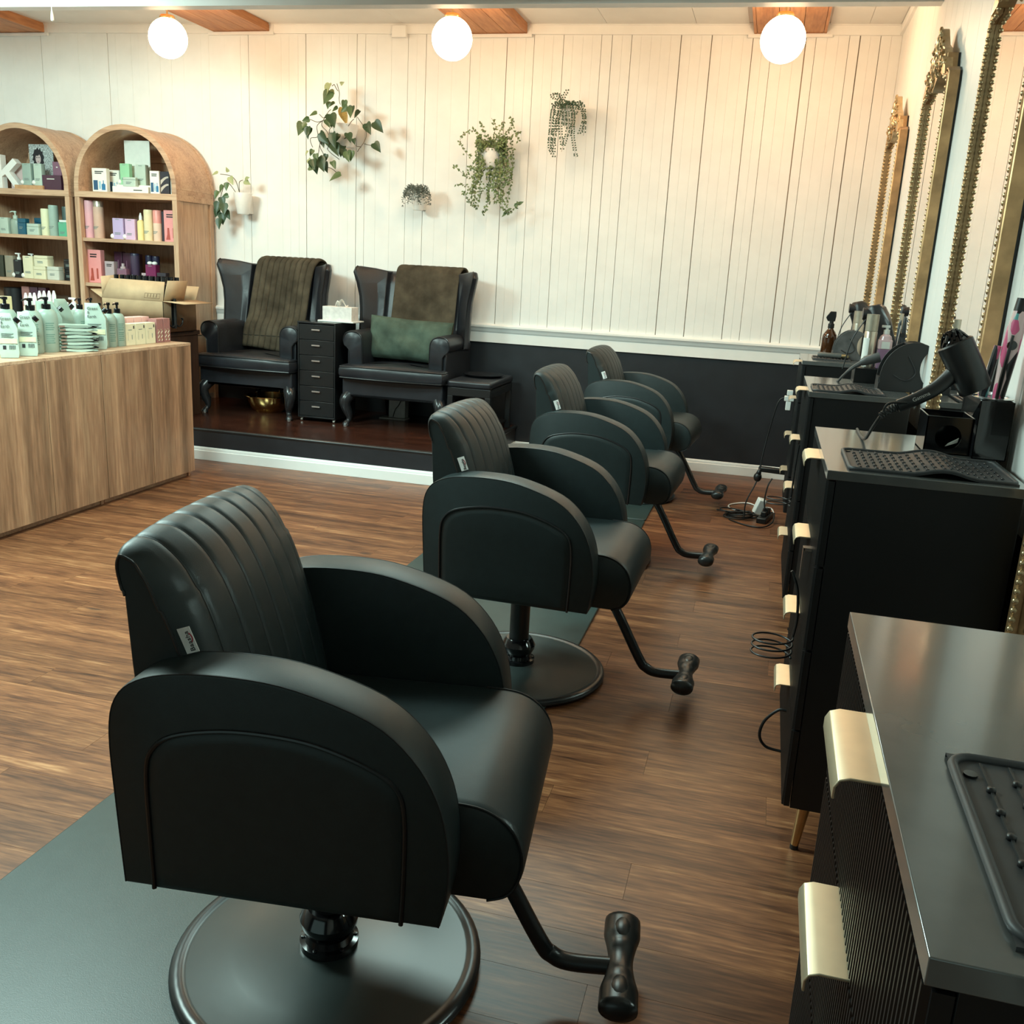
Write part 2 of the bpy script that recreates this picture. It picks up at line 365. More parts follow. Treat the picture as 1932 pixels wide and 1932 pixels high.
# left and near walls (the near one has an opening added to let light in)
struct(MB().b2(XL-0.1, XL, YF, YB+0.1, -0.05, 3.4).obj('wall_left', white))
nw = MB(); nw.b2(XL, -5.0, YF-0.1, YF, -0.05, 3.4); nw.b2(-0.2, XR+0.1, YF-0.1, YF, -0.05, 3.4); nw.b2(-5.0, -0.2, YF-0.1, YF, -0.05, 0.75); nw.b2(-5.0, -0.2, YF-0.1, YF, 2.75, 3.4)
struct(nw.obj('wall_front', blackwall))
# ceiling, header and boxed beams
ce = struct(slab(XL, XR+0.1, YF, YB+0.1, zc, lambda x: zc(x)+0.1).obj('ceiling', ceilw))
for x0, x1 in ((-5.85, -4.55), (-4.0, -2.9), (-2.9, -2.42), (-1.9, -1.35), (-1.35, -0.72), (-0.72, -0.36), (0.17, 0.42), (0.42, 0.62)):
    slab(x0+0.0015, x1-0.0015, 5.44, YB-0.03, lambda x: zc(x)-0.006, zc).obj('panel', ceilw, ce)
struct(slab(XL, XR, 5.36, 5.445, lambda x: 2.802-0.0105*(x-XR), lambda x: zc(x)+0.02).obj('trim_6', white))
for xc, wd, zz in ((-6.35, 0.48, 3.15), (-4.27, 0.49, 3.140), (-2.163, 0.45, 3.105), (-0.084, 0.477, 3.088)):
    t = bpy.data.objects.new('trim_7', None); COL.objects.link(t); t['kind'] = 'structure'; t.location = (xc, 0, zz)
    h = zc(xc)+0.02-zz
    e = [-wd/2+0.02, -wd/6, wd/6, wd/2-0.02] if xc < -1 else [-wd/2+0.02, -0.075, -0.01, 0.085, wd/2-0.02]
    for a, b in zip(e, e[1:]):
        MB().b2(-(b-a)/2+0.0014, (b-a)/2-0.0014, 5.445, YB-0.022, 0, 0.016).obj('plank', beamwood, t, bevel=0.001, loc=((a+b)/2, 0, 0))
    for sx in (-1, 1):
        MB().b2(-0.0095, 0.0095, 5.445, YB-0.022, 0, h).obj('plank', beamwood, t, bevel=0.001, loc=(sx*(wd/2-0.0095), 0, 0))
    MB().b2(-wd/2-0.035, wd/2+0.035, YB-0.022, YB-0.0185, -0.014, h).obj('end_bracket', whitetrim, t)
    MB().b2(-wd/2-0.04, wd/2+0.04, YB-0.04, YB-0.0185, -0.026, -0.008).obj('end_bracket_sill', whitetrim, t)
MB().b2(-0.055, 0.055, 0, 0.03, -0.06, 0.02).obj('cover_block', whitetrim, ce, loc=(-2.93, YB-0.05, zb(-2.93)+0.03))

# raised platform across the far left
pl = struct(MB().b2(XL, PX-0.004, 5.828, YB, 0, 0.212).obj('trim_8', blackwall)); pl.name = 'platform'
w = 0.128; y = 5.85; row = 0
while y < YB-0.03:
    x = XL+[0, -0.5, -0.2, -0.75][row % 4]
    while x < PX:
        a, b = max(x, -5.4), min(x+1.2, PX)
        if b-a > 0.03: floor_plank(a, b, y, pl, darkfloor, 0.225, min(w, YB-y))
        x += 1.2
    y += w; row += 1
MB().b2(XL, -5.4, 5.85, YB, 0.21, 0.225).obj('deck', darkfloor, pl)
MB().tube([(XL, 5.84, 0.212), (PX, 5.84, 0.212)], 0.0155, 12).obj('nosing', mat('black_nosing', (0.012, 0.012, 0.013), 0.3), pl)
MB().tube([(PX-0.004, 5.84, 0.212), (PX-0.004, YB-0.002, 0.212)], 0.0155, 12).obj('nosing', MATS['black_nosing'], pl)
MB().prism([(5.828+p[0], p[1]) for p in bbp], 'x', XL, PX+0.012).obj('skirting', whitetrim, pl, bevel=0.0015)
MB().prism([(PX-0.004-p[0], p[1]) for p in bbp], 'y', 5.812, YB-0.016).obj('skirting', whitetrim, pl, bevel=0.0015)

# ------------------------------------------------------------------ globe lamps
names = ('opal glass globe pendant lamp leftmost, above the arched cabinet', 'opal glass globe pendant lamp in the middle of the row', 'opal glass globe pendant lamp rightmost, nearest the mirrors')
for (x, y, z), lab in zip(GLOBES, names):
    t = thing('globe_pendant', lab, 'lamp', (x, y, z), group='globe pendants along the beams')
    top = min(3.088 if x > -1 else (3.105 if x > -3 else 3.140), 3.2)-z
    MB().ball((0, 0, 0), 0.127, u=32, v=20).obj('globe', globe_glass, t, ang=180)
    MB().lathe([(0.0, 0.118), (0.05, 0.118), (0.052, 0.128), (0.045, 0.14), (0.012, 0.146)], 20).obj('cap', brass, t)
    MB().tube([(0, 0, 0.14), (0, 0, top)], 0.006, 8).obj('stem', brass, t)
    MB().lathe([(0.0, top), (0.055, top), (0.055, top-0.012), (0.045, top-0.018), (0, top-0.018)], 20).obj('canopy', brass, t)
pc = thing('pull_cord', 'white pull cord hanging from the ceiling at top left', 'cord', (-4.42, 5.3, 2.76))
MB().tube([(0, 0, 0.06), (0, 0, 0.38)], 0.0025, 6).obj('string', whitep, pc)
MB().lathe([(0.002, 0.065), (0.006, 0.05), (0.009, 0.02), (0.009, 0.004), (0.004, 0)], 10).obj('pull', whitep, pc)

# ------------------------------------------------------------------ anti-fatigue mats and styling chairs
MATX0, MATX1 = -1.58, -0.585
mats = [(0.86, 2.385, 'nearest black rubber floor mat under the front styling chair'), (2.405, 3.925, 'black rubber floor mat under the second styling chair from the front'),
        (3.985, 5.51, 'black rubber floor mat under the third styling chair from the front'), (5.525, 7.03, 'farthest black rubber floor mat under the styling chair by the back wall')]
for y0, y1, lab in mats:
    o = MB().prism(rrect(-(MATX1-MATX0)/2, (MATX1-MATX0)/2, -(y1-y0)/2, (y1-y0)/2, 0.02), 'z', 0.0, 0.011).obj('floor_mat', rubber, bevel=0.004, loc=((MATX0+MATX1)/2, (y0+y1)/2, 0.0))
    tag(o, lab, 'floor mat', 'mats under the styling chairs')

def salon_chair(label):
    t = thing('styling_chair', label, 'chair', group='row of black styling chairs')
    HW = 0.335; TH = 0.098
    # base
    b = MB().lathe([(0.0, 0.012), (0.322, 0.012), (0.324, 0.018), (0.318, 0.026), (0.300, 0.029), (0.296, 0.027), (0.29, 0.0265), (0.2, 0.034), (0.1, 0.041), (0.0, 0.043)], 64).obj('base_disc', discblack, t, ang=50)
    MB().lathe([(0.296, 0.0265), (0.301, 0.031), (0.316, 0.029), (0.3235, 0.021), (0.3235, 0.012), (0.29, 0.012)], 64).obj('base_rim', steelblack, b, ang=50)
    MB().lathe([(0.0, 0.04), (0.062, 0.04), (0.062, 0.056), (0.052, 0.058), (0.047, 0.07), (0.06, 0.095), (0.062, 0.108), (0.052, 0.128), (0.046, 0.135), (0.0, 0.135)], 32).obj('column_collar', glossblack, t)
    for k in range(6):
        a = k*PI/3+0.3
        MB().lathe([(0, 0), (0.0045, 0), (0.0045, 0.004), (0, 0.005)], 6, (0.055*math.cos(a), 0.055*math.sin(a), 0.056)).obj('collar_screw', chrome if k == 1 else steelblack, t)
    MB().lathe([(0.0, 0.12), (0.036, 0.12), (0.036, 0.372), (0, 0.372)], 28).obj('column', steelblack, t)
    MB().b2(-0.15, 0.17, -0.11, 0.11, 0.352, 0.374).obj('mounting_plate', steelblack, t, bevel=0.004)
    MB().tube([(0.02, -0.04, 0.345), (0.03, -0.12, 0.338), (0.036, -0.15, 0.335)], 0.007, 8).obj('pump_lever', chrome, t)
    # seat
    sp = [(-0.20, 0.375), (-0.20, 0.545), (-0.05, 0.556), (0.15, 0.560), (0.30, 0.562), (0.365, 0.553), (0.41, 0.52), (0.43, 0.470), (0.425, 0.42), (0.405, 0.388), (0.37, 0.373), (0.2, 0.372)]
    sp2 = [tuple(p) for p in cr([Vector((p[0], p[1])) for p in sp[2:11]], 5)]
    seatp = sp[:2]+sp2+sp[11:]
    W2 = HW-TH-0.001
    cxs, czs = 0.3, 0.47
    def sh(p, f): return (p[0]+(cxs-p[0])*f if p[0] > 0.25 else p[0], p[1]+(czs-p[1])*f)
    rings = []
    for yy, f in ((-W2, 0.10), (-W2+0.006, 0.04), (-W2+0.02, 0.0), (W2-0.02, 0.0), (W2-0.006, 0.04), (W2, 0.10)):
        rings.append([(q[0], yy, q[1]) for q in (sh(p, f) for p in seatp)])
    se = MB().loft(rings).obj('seat_cushion', leather, t, ang=60)
    for s in (-1, 1):
        MB().tube([(sh(p, 0.03)[0], s*(W2-0.004), sh(p, 0.03)[1]) for p in seatp if p[0] > 0.27], 0.0022, 6).obj('seat_seam', stitch, se)
    # arms: upholstered side panels
    ap = [(-0.252, 0.387), (-0.262, 0.55), (-0.266, 0.67), (-0.252, 0.735), (-0.212, 0.772), (-0.144, 0.791), (-0.04, 0.797), (0.061, 0.787), (0.183, 0.748), (0.253, 0.693), (0.297, 0.621), (0.317, 0.538), (0.318, 0.46), (0.306, 0.387)]
    arm = [tuple(p) for p in cr([Vector(p) for p in ap], 4)]
    mid = (0.03, 0.57)
    def ins(p, d):
        v = Vector((mid[0]-p[0], mid[1]-p[1])); return (p[0]+v.x/v.length*d, p[1]+v.y/v.length*d)
    for s in (-1, 1):
        yo, yi = s*HW, s*(HW-TH)
        A = MB().loft([[(q[0], yy, q[1]) for q in (ins(p, d) for p in arm)] for yy, d in ((yo-s*0.000, 0.007), (yo-s*0.002, 0.002), (yo-s*0.008, 0.0), (yi+s*0.008, 0.0), (yi+s*0.002, 0.002), (yi, 0.007))]).obj('arm_panel', leather, t, ang=28)
        seam = [(ins(p, 0.0022)[0], yo-s*0.0022, ins(p, 0.0022)[1]) for p in arm]
        MB().tube(seam, 0.0016, 5).obj('arm_seam', stitch, A)
        seam2 = [(ins(p, 0.0022)[0], yi+s*0.0022, ins(p, 0.0022)[1]) for p in arm]
        MB().tube(seam2, 0.0016, 5).obj('arm_seam', stitch, A)
        ip = [(-0.196, 0.385), (-0.199, 0.5), (-0.2, 0.605), (-0.188, 0.65), (-0.150, 0.680), (-0.066, 0.699), (0.02, 0.702), (0.096, 0.694), (0.178, 0.668), (0.228, 0.636), (0.243, 0.585), (0.244, 0.48), (0.241, 0.385)]
        inner = [tuple(p) for p in cr([Vector(p) for p in ip], 4)]
        MB().tube([(p[0], yo+s*0.0005, p[1]) for p in inner], 0.0042, 8).obj('arm_piping', piping, A)
        c2 = (0.02, 0.52)
        def ins2(p, f): return (p[0]+(c2[0]-p[0])*f, p[1]+(c2[1]-p[1])*f)
        MB().loft([[(q[0], yy, q[1]) for q in (ins2(p, f) for p in inner)] for yy, f in ((yo-s*0.004, 0.0), (yo+s*0.002, 0.03), (yo+s*0.0045, 0.12), (yo+s*0.005, 0.5))]).obj('arm_inset', leather, A, ang=60)
    # back
    BW = 0.257
    front = [tuple(p) for p in cr([Vector(p) for p in [(-0.286, 0.88), (-0.298, 0.94), (-0.290, 0.972), (-0.268, 0.982), (-0.228, 0.975), (-0.180, 0.938), (-0.142, 0.876), (-0.110, 0.79), (-0.082, 0.69), (-0.062, 0.6), (-0.052, 0.54)]], 5)]
    rear = [(-0.24, 0.50), (-0.262, 0.73), (-0.302, 0.945)]
    nch = 8
    us = sorted(set([0, 0.006, 0.014, 0.025, 0.04, 0.06, 0.09, 0.94, 0.91, 0.96, 0.975, 0.986, 0.994, 1]+[min(1, max(0, k/nch+d)) for k in range(1, nch) for d in (-0.055, -0.03, -0.014, -0.005, 0, 0.005, 0.014, 0.03, 0.055)])); nu = len(us)-1
    m = len(front)
    nrm = []
    for j, p in enumerate(front):
        a = Vector(front[max(j-1, 0)]); b = Vector(front[min(j+1, m-1)]); d = (b-a).normalized(); nrm.append(Vector((-d.y, d.x)))
    def bf(u, v):
        j = min(int(round(v*(m-1))), m-1); p = front[j]; n = nrm[j]
        y = -BW+2*BW*u
        ph = (u*nch) % 1.0
        g = -0.0032*max(0, 1-min(ph, 1-ph)/0.13)**1.5 if 0.02 < u < 0.98 else 0
        e = min(u, 1-u)
        w_ = min(1, max(0, (v-0.25)/0.35)); w_ = w_*w_*(3-2*w_); edge = -(0.007+0.034*w_)*abs(2*u-1)**3-(0.010+0.012*w_)*(max(0, 1-e/0.065))**2
        arch = -0.010*(2*u-1)**2 if p[1] > 0.9 else 0
        fade = 1 if v < 0.75 else max(0, (1-v)/0.25)
        tp = min(1, v/0.10)
        d = g*fade*min(1, v/0.05)+edge
        return (p[0]+n.x*d, y, p[1]+n.y*d+arch)
    bc = MB().grid(lambda u, v: bf(us[int(round(u*nu))], v), nu, m-1).obj('back_cushion', leather, t, ang=70)
    for k in range(1, nch):
        MB().tube([Vector(bf(k/nch, j/(m-1)))+Vector((nrm[j].x, 0, nrm[j].y))*0.0002 for j in range(2, m-8)], 0.0011, 5).obj('channel_seam', stitch, bc)
    # shell behind the cushion
    def edgept(j):
        x, _, z = bf(0, j/(m-1)); return (x, z)
    side = [edgept(j) for j in range(m)]
    outl = side+[(-0.24, 0.50), (-0.262, 0.76)]
    MB().prism(outl, 'y', -BW, BW).obj('back_shell', leather, t, bevel=0.006, seg=2)
    for s in (-1, 1):
        MB().tube([(p[0]+0.001, s*BW, p[1]) for p in side], 0.0028, 6).obj('back_seam', piping, t)
    tg = MB().b2(-0.023, 0.023, -0.0135, 0.0135, -0.0006, 0.0006).obj('brand_tag', mat('woven_white_tag', (0.75, 0.73, 0.70), 0.7), t)
    U = Vector((-0.38, 0, 0.925)).normalized(); T = Vector((-U.z, 0, U.x))
    tg.matrix_local = Matrix.Translation((-0.156, -BW-0.0035, 0.818)) @ Matrix((U, T, U.cross(T))).transposed().to_4x4() @ Matrix.Rotation(R(-10), 4, 'X')
    text('Baasha', 0.0135, ink, tg, (-0.002, -0.003, 0.0009), (0, 0, 0))
    MB().tube([(-0.004+0.016*k/8, -0.0078-0.0032*math.sin(PI*k/8), 0.0009) for k in range(9)], 0.0011, 5).obj('tag_arc', mat('red_print', (0.35, 0.01, 0.03), 0.6), tg)
    # footrest
    fp = cr([Vector(p) for p in [(0.27, 0, 0.375), (0.335, 0, 0.32), (0.445, 0, 0.128), (0.475, 0, 0.094), (0.515, 0, 0.082), (0.61, 0, 0.088)]], 6)
    fr = MB().tube(fp, 0.0175, 14).obj('footrest_tube', steelblack, t, ang=180)
    L = 0.138; rings = []
    for k in range(29):
        u = -1+2*k/28; a = abs(u)
        r = 0.024+0.0125*min(1, a/0.55)**1.7
        if a > 0.90: r *= (max(0.0, 1-((a-0.90)/0.10)**2.5))**0.4*0.55+0.45
        r2_ = r*1.05; flat = 0.72
        dz = 0.004*max(0, 1-abs(a-0.28)/0.1)
        rings.append([(0.615+r2_*math.cos(2*PI*i/20), u*L, 0.096+(r*flat+dz)*math.sin(2*PI*i/20)) for i in range(20)])
    fb = MB().loft(rings).obj('foot_bar', mat('moulded_rubber_black', (0.012, 0.013, 0.013), 0.33, bump=0.03), t, ang=180)
    for s in (-1, 1):
        MB().ball((0.615, s*0.088, 0.112), 0.024, (0.85, 1.55, 0.52), 16, 10).obj('foot_pad', MATS['moulded_rubber_black'], fb, ang=180)
    return t
c0 = salon_chair('nearest black channel-backed styling chair with armrests, large in the foreground')
spots = [(-0.753, 1.555, 6.5), (-0.757, 3.135, -1.0), (-0.775, 4.68, -3.0), (-0.80, 6.19, -4.0)]
labs = [None, 'second black styling chair from the front of the row', 'third black styling chair from the front, between the second and the farthest', 'farthest black styling chair of the row, in front of the black wall']
for (x, y, a), lb in zip(spots, labs):
    if lb is None: c0.location = (x, y, 0); c0.rotation_euler = (0, 0, R(a))
    else: dup(c0, (x, y, 0), R(a), lb)

# ------------------------------------------------------------------ fluted vanities along the right wall
VZ = 1.035
def vanity(label, length, D):
    """front faces -x, origin at the near front corner on the floor, runs along +y"""
    t = thing('vanity_dresser', label, 'dresser', group='fluted black vanity dressers')
    MB().b2(0.0, D, 0.0, length, VZ-0.022, VZ).obj('top_panel', vantop, t, bevel=0.0012)
    b = MB(); b.b2(0.022, D-0.01, 0.006, 0.022, 0.155, VZ-0.022); b.b2(0.022, D-0.01, length-0.022, length-0.006, 0.155, VZ-0.022)
    b.b2(0.03, D-0.01, 0.022, length-0.022, 0.155, 0.175); b.b2(D-0.02, D-0.01, 0.022, length-0.022, 0.175, VZ-0.022)
    b.obj('carcass', vanblack, t, bevel=0.0015)
    dh = (VZ-0.022-0.16)/4; pitch = length/56
    for k in range(4):
        z1 = VZ-0.026-k*dh; z0 = z1-dh+0.006
        pr = [(0.020, 0.001), (0.006, 0.001)]
        n = 55
        for i in range(n):
            y = 0.004+(length-0.008)*i/n; p = (length-0.008)/n
            pr += [(0.006, y+0.001), (0.0005, y+p*0.3), (0.0005, y+p*0.62), (0.006, y+p*0.94)]
        pr += [(0.006, length-0.001), (0.020, length-0.001)]
        d = MB().prism(pr, 'z', z0, z1).obj('drawer', vanblack, t, ang=20)
        ps = [(0.022, 0.004), (-0.026, 0.004), (-0.036, 0.000), (-0.040, -0.008), (-0.040, -0.020), (-0.037, -0.020), (-0.037, -0.008), (-0.034, -0.002), (-0.026, 0.001), (0.022, 0.001)]
        yc = length*0.5
        MB().prism([(p[0], z1+p[1]) for p in ps], 'y', yc-0.075, yc+0.075).obj('drawer_pull', pullgold, d, bevel=0.0008)
    for yy in (0.075, length-0.075):
        for xx in (0.065, D-0.06):
            lg = MB().tube([(xx+(-0.012 if xx < 0.2 else 0.012), yy, 0.012), (xx, yy, 0.157)], [0.0105, 0.0185], 18).obj('leg', brass, t)
            MB().tube([(xx+(-0.013 if xx < 0.2 else 0.013), yy, 0.0), (xx+(-0.012 if xx < 0.2 else 0.012), yy, 0.013)], [0.0108, 0.0108], 18).obj('foot_cap', plasticblack, lg)
    return t
VAN = [(0.146, 0.568, 0.672, 'nearest fluted black vanity dresser with pale pulls, bottom right corner'), (0.170, 2.239, 0.695, 'second fluted black vanity dresser, with brass legs showing'),
       (0.186, 3.90, 0.66, 'third fluted black vanity dresser from the front, under the arched tool holder'), (0.204, 5.47, 0.56, 'farthest fluted black vanity dresser, under the amber spray bottle')]
for (x, y, l, lb), dd in zip(VAN, (0.43, 0.43, 0.392, 0.372)):
    v = vanity(lb, l, dd); v.location = (x, y, 0)

# ------------------------------------------------------------------ tall gilt mirrors on the right wall
def tall_mirror(label, y0, y1, group='gilt beaded mirrors'):
    t = thing('gilt_mirror', label, 'mirror', (XR, (y0+y1)/2, 0), group=group)
    hw = (y1-y0)/2; zb0, zs = 0.50, 2.335; sw = 0.027   # bottom, shoulder height, stile width
    def outline(d):
        w = hw-d
        right = [(w, zs-0.06-d*0.3), (w-0.01, zs-0.02-d*0.6), (w-0.045, zs-d), (w-0.10, zs-d+0.002), (w-0.115, zs+0.03-d), (w-0.125, zs+0.070-d), (w-0.19, zs+0.080-d), (0.10, zs+0.085-d), (0, zs+0.087-d)]
        pts = [(-w, zb0+d), (w, zb0+d)]+right+[(-p[0], p[1]) for p in reversed(right[:-1])]
        return pts
    O, I = outline(0), outline(sw)
    # back board, black
    MB().prism([(p[0]*0.985, p[1]*1.0) for p in O], 'x', -0.010, -0.001).obj('backing', plasticblack, t)
    prof = [(-0.010, 0.0), (-0.050, 0.0), (-0.053, 0.003), (-0.053, 0.007), (-0.048, 0.009), (-0.048, 0.012), (-0.054, 0.015), (-0.054, 0.023), (-0.050, sw), (-0.036, sw), (-0.032, sw-0.002), (-0.012, sw-0.002)]
    cols = [outline(d) for _, d in prof]
    n = len(O)
    rings = []
    for i in range(n+1):
        k = i % n
        rings.append([(prof[j][0], cols[j][k][0], cols[j][k][1]) for j in range(len(prof))])
    MB().loft(rings, cap=False, close=True).obj('frame', giltframe, t, ang=30)
    MB().prism(I, 'x', -0.034, -0.012).obj('mirror_glass', mirror, t)
    # beads along the inner edge
    b = MB()
    def beads(p, q):
        L = (Vector(q)-Vector(p)).length; k = max(1, int(L/0.0215))
        for i in range(k):
            f = (i+0.5)/k
            b.ball((-0.051, p[0]+(q[0]-p[0])*f, p[1]+(q[1]-p[1])*f), 0.0082, (1, 1, 1), 8, 6)
    J = outline(sw+0.003)
    for i in range(n): beads(J[i], J[(i+1) % n])
    o = b.obj('beading', giltbead, t, ang=180, fix=False); o['kind'] = 'stuff'
    # carved crest: leaf scrolls rising to a point
    c = MB()
    rr = random.Random(3)
    crest = [(-0.30, zs-0.02), (-0.25, zs+0.05), (-0.19, zs+0.10), (-0.12, zs+0.125), (-0.06, zs+0.175), (-0.028, zs+0.205), (0, zs+0.215), (0.028, zs+0.205), (0.06, zs+0.175), (0.12, zs+0.125), (0.19, zs+0.10), (0.25, zs+0.05), (0.30, zs-0.02), (0.22, zs-0.01), (0.14, zs+0.02), (0.06, zs-0.02), (0, zs-0.045), (-0.06, zs-0.02), (-0.14, zs+0.02), (-0.22, zs-0.01)]
    c.prism(crest, 'x', -0.060, -0.030)
    for k in range(64):
        s = -1 if k % 2 else 1
        yy = abs(rr.gauss(0, 0.115)); top = zs+0.21*max(0, 1-yy/0.32)**0.9; zz = rr.uniform(zs-0.035+0.02*(yy > 0.1), max(top, zs))
        a = rr.uniform(0, PI); l = rr.uniform(0.012, 0.024)
        c.tube([(-0.060-rr.uniform(0, 0.006), s*(yy+l*math.cos(a+q*1.3)*(1-q*0.4)), zz+l*math.sin(a+q*1.3)*(1-q*0.4)) for q in (0, 0.7, 1.4, 2.1, 2.8)], [0.008, 0.0075, 0.0065, 0.005, 0.003], 6)
    for s in (-1, 1):
        c.tube([(-0.066, s*(0.05+0.035*math.cos(q*0.6)*(1-q*0.07)), zs+0.06+0.035*math.sin(q*0.6)*(1-q*0.07)) for q in range(12)], 0.007, 6)
        c.tube([(-0.066, s*(0.17+0.025*math.cos(q*0.6)*(1-q*0.07)), zs+0.05+0.025*math.sin(q*0.6)*(1-q*0.07)) for q in range(12)], 0.006, 6)
    c.ball((-0.064, 0, zs+0.08), 0.026, (0.6, 1, 1.4)); c.ball((-0.064, 0, zs+0.16), 0.018, (0.6, 1, 1.8))
    c.obj('carved_crest', giltbead, t, ang=50, fix=False)
    return t
m0 = tall_mirror('nearest tall gilt beaded mirror, mostly beyond the right edge, behind the nearest dresser', 1.45, 2.19)
for yy, lb in ((3.315, 'tall gilt mirror with beaded edge behind the hair dryer on the second dresser'), (4.79, 'tall gilt mirror with carved crest, between the third and fourth dressers'),
               (6.37, 'farthest and smallest looking gilt mirror, near the back wall corner')):
    dup(m0, (XR, yy, 0), 0, lb)

# ------------------------------------------------------------------ wingback armchairs on the platform
PZ = 0.225
def wing_chair(label):
    """faces -y; origin on the platform at the middle of the front legs"""
    t = thing('wingback_armchair', label, 'armchair', group='black leather wingback armchairs')
    # apron rail with a gentle curve
    rail = [(-0.395, 0.215), (-0.3, 0.235), (-0.1, 0.225), (0.1, 0.225), (0.3, 0.235), (0.395, 0.215)]
    low = [(p.x, p.y) for p in cr([Vector(p) for p in rail], 4)]
    MB().prism(low+[(0.395, 0.365), (-0.395, 0.365)], 'y', -0.025, 0.70).obj('seat_rail', leather2, t, bevel=0.012, seg=3)
    # T-shaped seat cushion with a crowned top
    out = [(-0.415, -0.03), (-0.40, -0.075), (-0.2, -0.10), (0, -0.108), (0.2, -0.10), (0.40, -0.075), (0.415, -0.03), (0.41, 0.055), (0.275, 0.07), (0.27, 0.5), (-0.27, 0.5), (-0.275, 0.07), (-0.41, 0.055)]
    rings = []
    def sc(f, z, dome=0):
        return [(p[0]*f, 0.2+(p[1]-0.2)*f, z+dome*(1-(p[0]/0.42)**2)*0.5) for p in out]
    rings = [sc(0.95, 0.362), sc(0.985, 0.372), sc(1.005, 0.40), sc(1.005, 0.43), sc(0.985, 0.455, 0.01), sc(0.94, 0.464, 0.02), sc(0.6, 0.470, 0.025), sc(0.2, 0.472, 0.03)]
    cu = MB().loft(rings).obj('seat_cushion', leather2, t, ang=60)
    for f, z in ((0.988, 0.453), (0.988, 0.373)):
        MB().tube(sc(f, z, 0.01 if z > 0.4 else 0), 0.005, 6, closed=True).obj('cushion_piping', piping, cu)
    # back
    def bk(z):   # depth of the back's face at a height
        return 0.44+0.175*max(0, (z-0.42))/0.72
    rings = []
    for z, w, y0 in ((0.36, 0.275, 0), (0.6, 0.275, 0), (0.85, 0.285, 0), (1.05, 0.30, 0), (1.12, 0.30, 0.01), (1.142, 0.295, 0.03), (1.15, 0.28, 0.06)):
        a = bk(z)+y0; b = bk(z)+0.115-y0*0.5
        rings.append([(-w, a+0.015, z), (-w*0.6, a, z), (0, a-0.008, z), (w*0.6, a, z), (w, a+0.015, z), (w, b, z), (0, b, z), (-w, b, z)])
    MB().loft(rings).obj('backrest', leather2, t, bevel=0.012, ang=60)
    for s in (-1, 1):
        # wing: curved upright panel from the back forward, flaring out with height
        rings = []
        zs_ = [0.60, 0.66, 0.75, 0.85, 0.95, 1.05, 1.12, 1.155, 1.166]
        for z in zs_:
            u = (z-0.60)/0.56
            fy = 0.40+0.01*u+0.06*math.sin(u*PI)*0.4 if u < 0.9 else 0.405+0.03*(u-0.9)
            fx = 0.425+0.062*(max(0, u-0.5)/0.5)**1.6
            by = bk(z)+0.06; bx = 0.268
            mx_, my_ = (fx+bx)/2-0.012, (fy+by)/2
            th = 0.062 if z < 1.15 else 0.045
            dzf = 0.0 if z < 1.1 else 0.012
            inn = [(bx, by), (bx+0.012, by-0.09), (mx_, my_), (fx-th*0.5, fy+0.005), (fx, fy-0.018)]
            outr = [(fx+th*0.42, fy+0.004), (fx+th*0.40, fy+0.045), (mx_+th*1.1, my_+0.03), (bx+th*1.15, by-0.02), (bx+th*0.9, by+0.05)]
            rings.append([(s*p[0]*(1-0.05*max(0, u-0.97)/0.04*(i in (3, 4, 5, 6))), p[1]+0.03*max(0, u-0.97)/0.04*(i in (3, 4, 5)), z+(dzf if i in (3, 4, 5, 6) else (-0.016 if u > 0.85 and i in (0, 1, 9, 8) else 0))) for i, p in enumerate(inn+outr)])
        wg = MB().loft(rings).obj('wing', leather2, t, bevel=0.008, ang=75)
        MB().tube([rings[k][4] for k in range(len(rings))], 0.005, 6).obj('wing_piping', piping, wg)
        # rolled arm
        pr = [(0.262, 0.37), (0.262, 0.60), (0.268, 0.665), (0.295, 0.70), (0.345, 0.712), (0.395, 0.698), (0.418, 0.655), (0.410, 0.61), (0.382, 0.585), (0.365, 0.56), (0.362, 0.37)]
        pp = [(p.x, p.y) for p in cr([Vector(p) for p in pr[1:-1]], 4)]
        pp = [pr[0]]+pp+[pr[-1]]
        rings = []
        for y, f, dz in ((0.035, 0.90, 0), (0.045, 0.97, 0), (0.065, 1.0, 0), (0.40, 1.0, 0.0), (0.62, 0.9, -0.02)):
            rings.append([(s*(0.33+(p[0]-0.33)*f), y, 0.55+(p[1]-0.55)*f+dz) for p in pp])
        am = MB().loft(rings).obj('arm', leather2, t, ang=60)
        fr = [(s*(0.33+(p[0]-0.33)*0.955), 0.040, 0.55+(p[1]-0.55)*0.955) for p in pp]
        MB().tube(fr, 0.0055, 6).obj('arm_piping', piping, am)
        # outside panel
        MB().prism([(0.362, 0.36), (0.388, 0.36), (0.388, 0.60), (0.362, 0.60)], 'y', 0.06, 0.70).obj('outer_side', leather2, t, bevel=0.006) if s > 0 else MB().prism([(-0.388, 0.36), (-0.362, 0.36), (-0.362, 0.60), (-0.388, 0.60)], 'y', 0.06, 0.70).obj('outer_side', leather2, t, bevel=0.006)
        # cabriole front leg
        path = cr([Vector(p) for p in [(s*0.345, 0.025, 0.25), (s*0.372, -0.012, 0.20), (s*0.372, -0.015, 0.155), (s*0.355, 0.005, 0.09), (s*0.352, 0.008, 0.05), (s*0.365, -0.012, 0.022), (s*0.368, -0.018, 0.004)]], 5)
        rad = [0.050, 0.046, 0.040, 0.034, 0.0225, 0.018, 0.026, 0.028]
        rr = [rad[min(int(i/len(path)*7), 6)]*(1-(i/len(path)*7) % 1)+rad[min(int(i/len(path)*7)+1, 7)]*((i/len(path)*7) % 1) for i in range(len(path))]
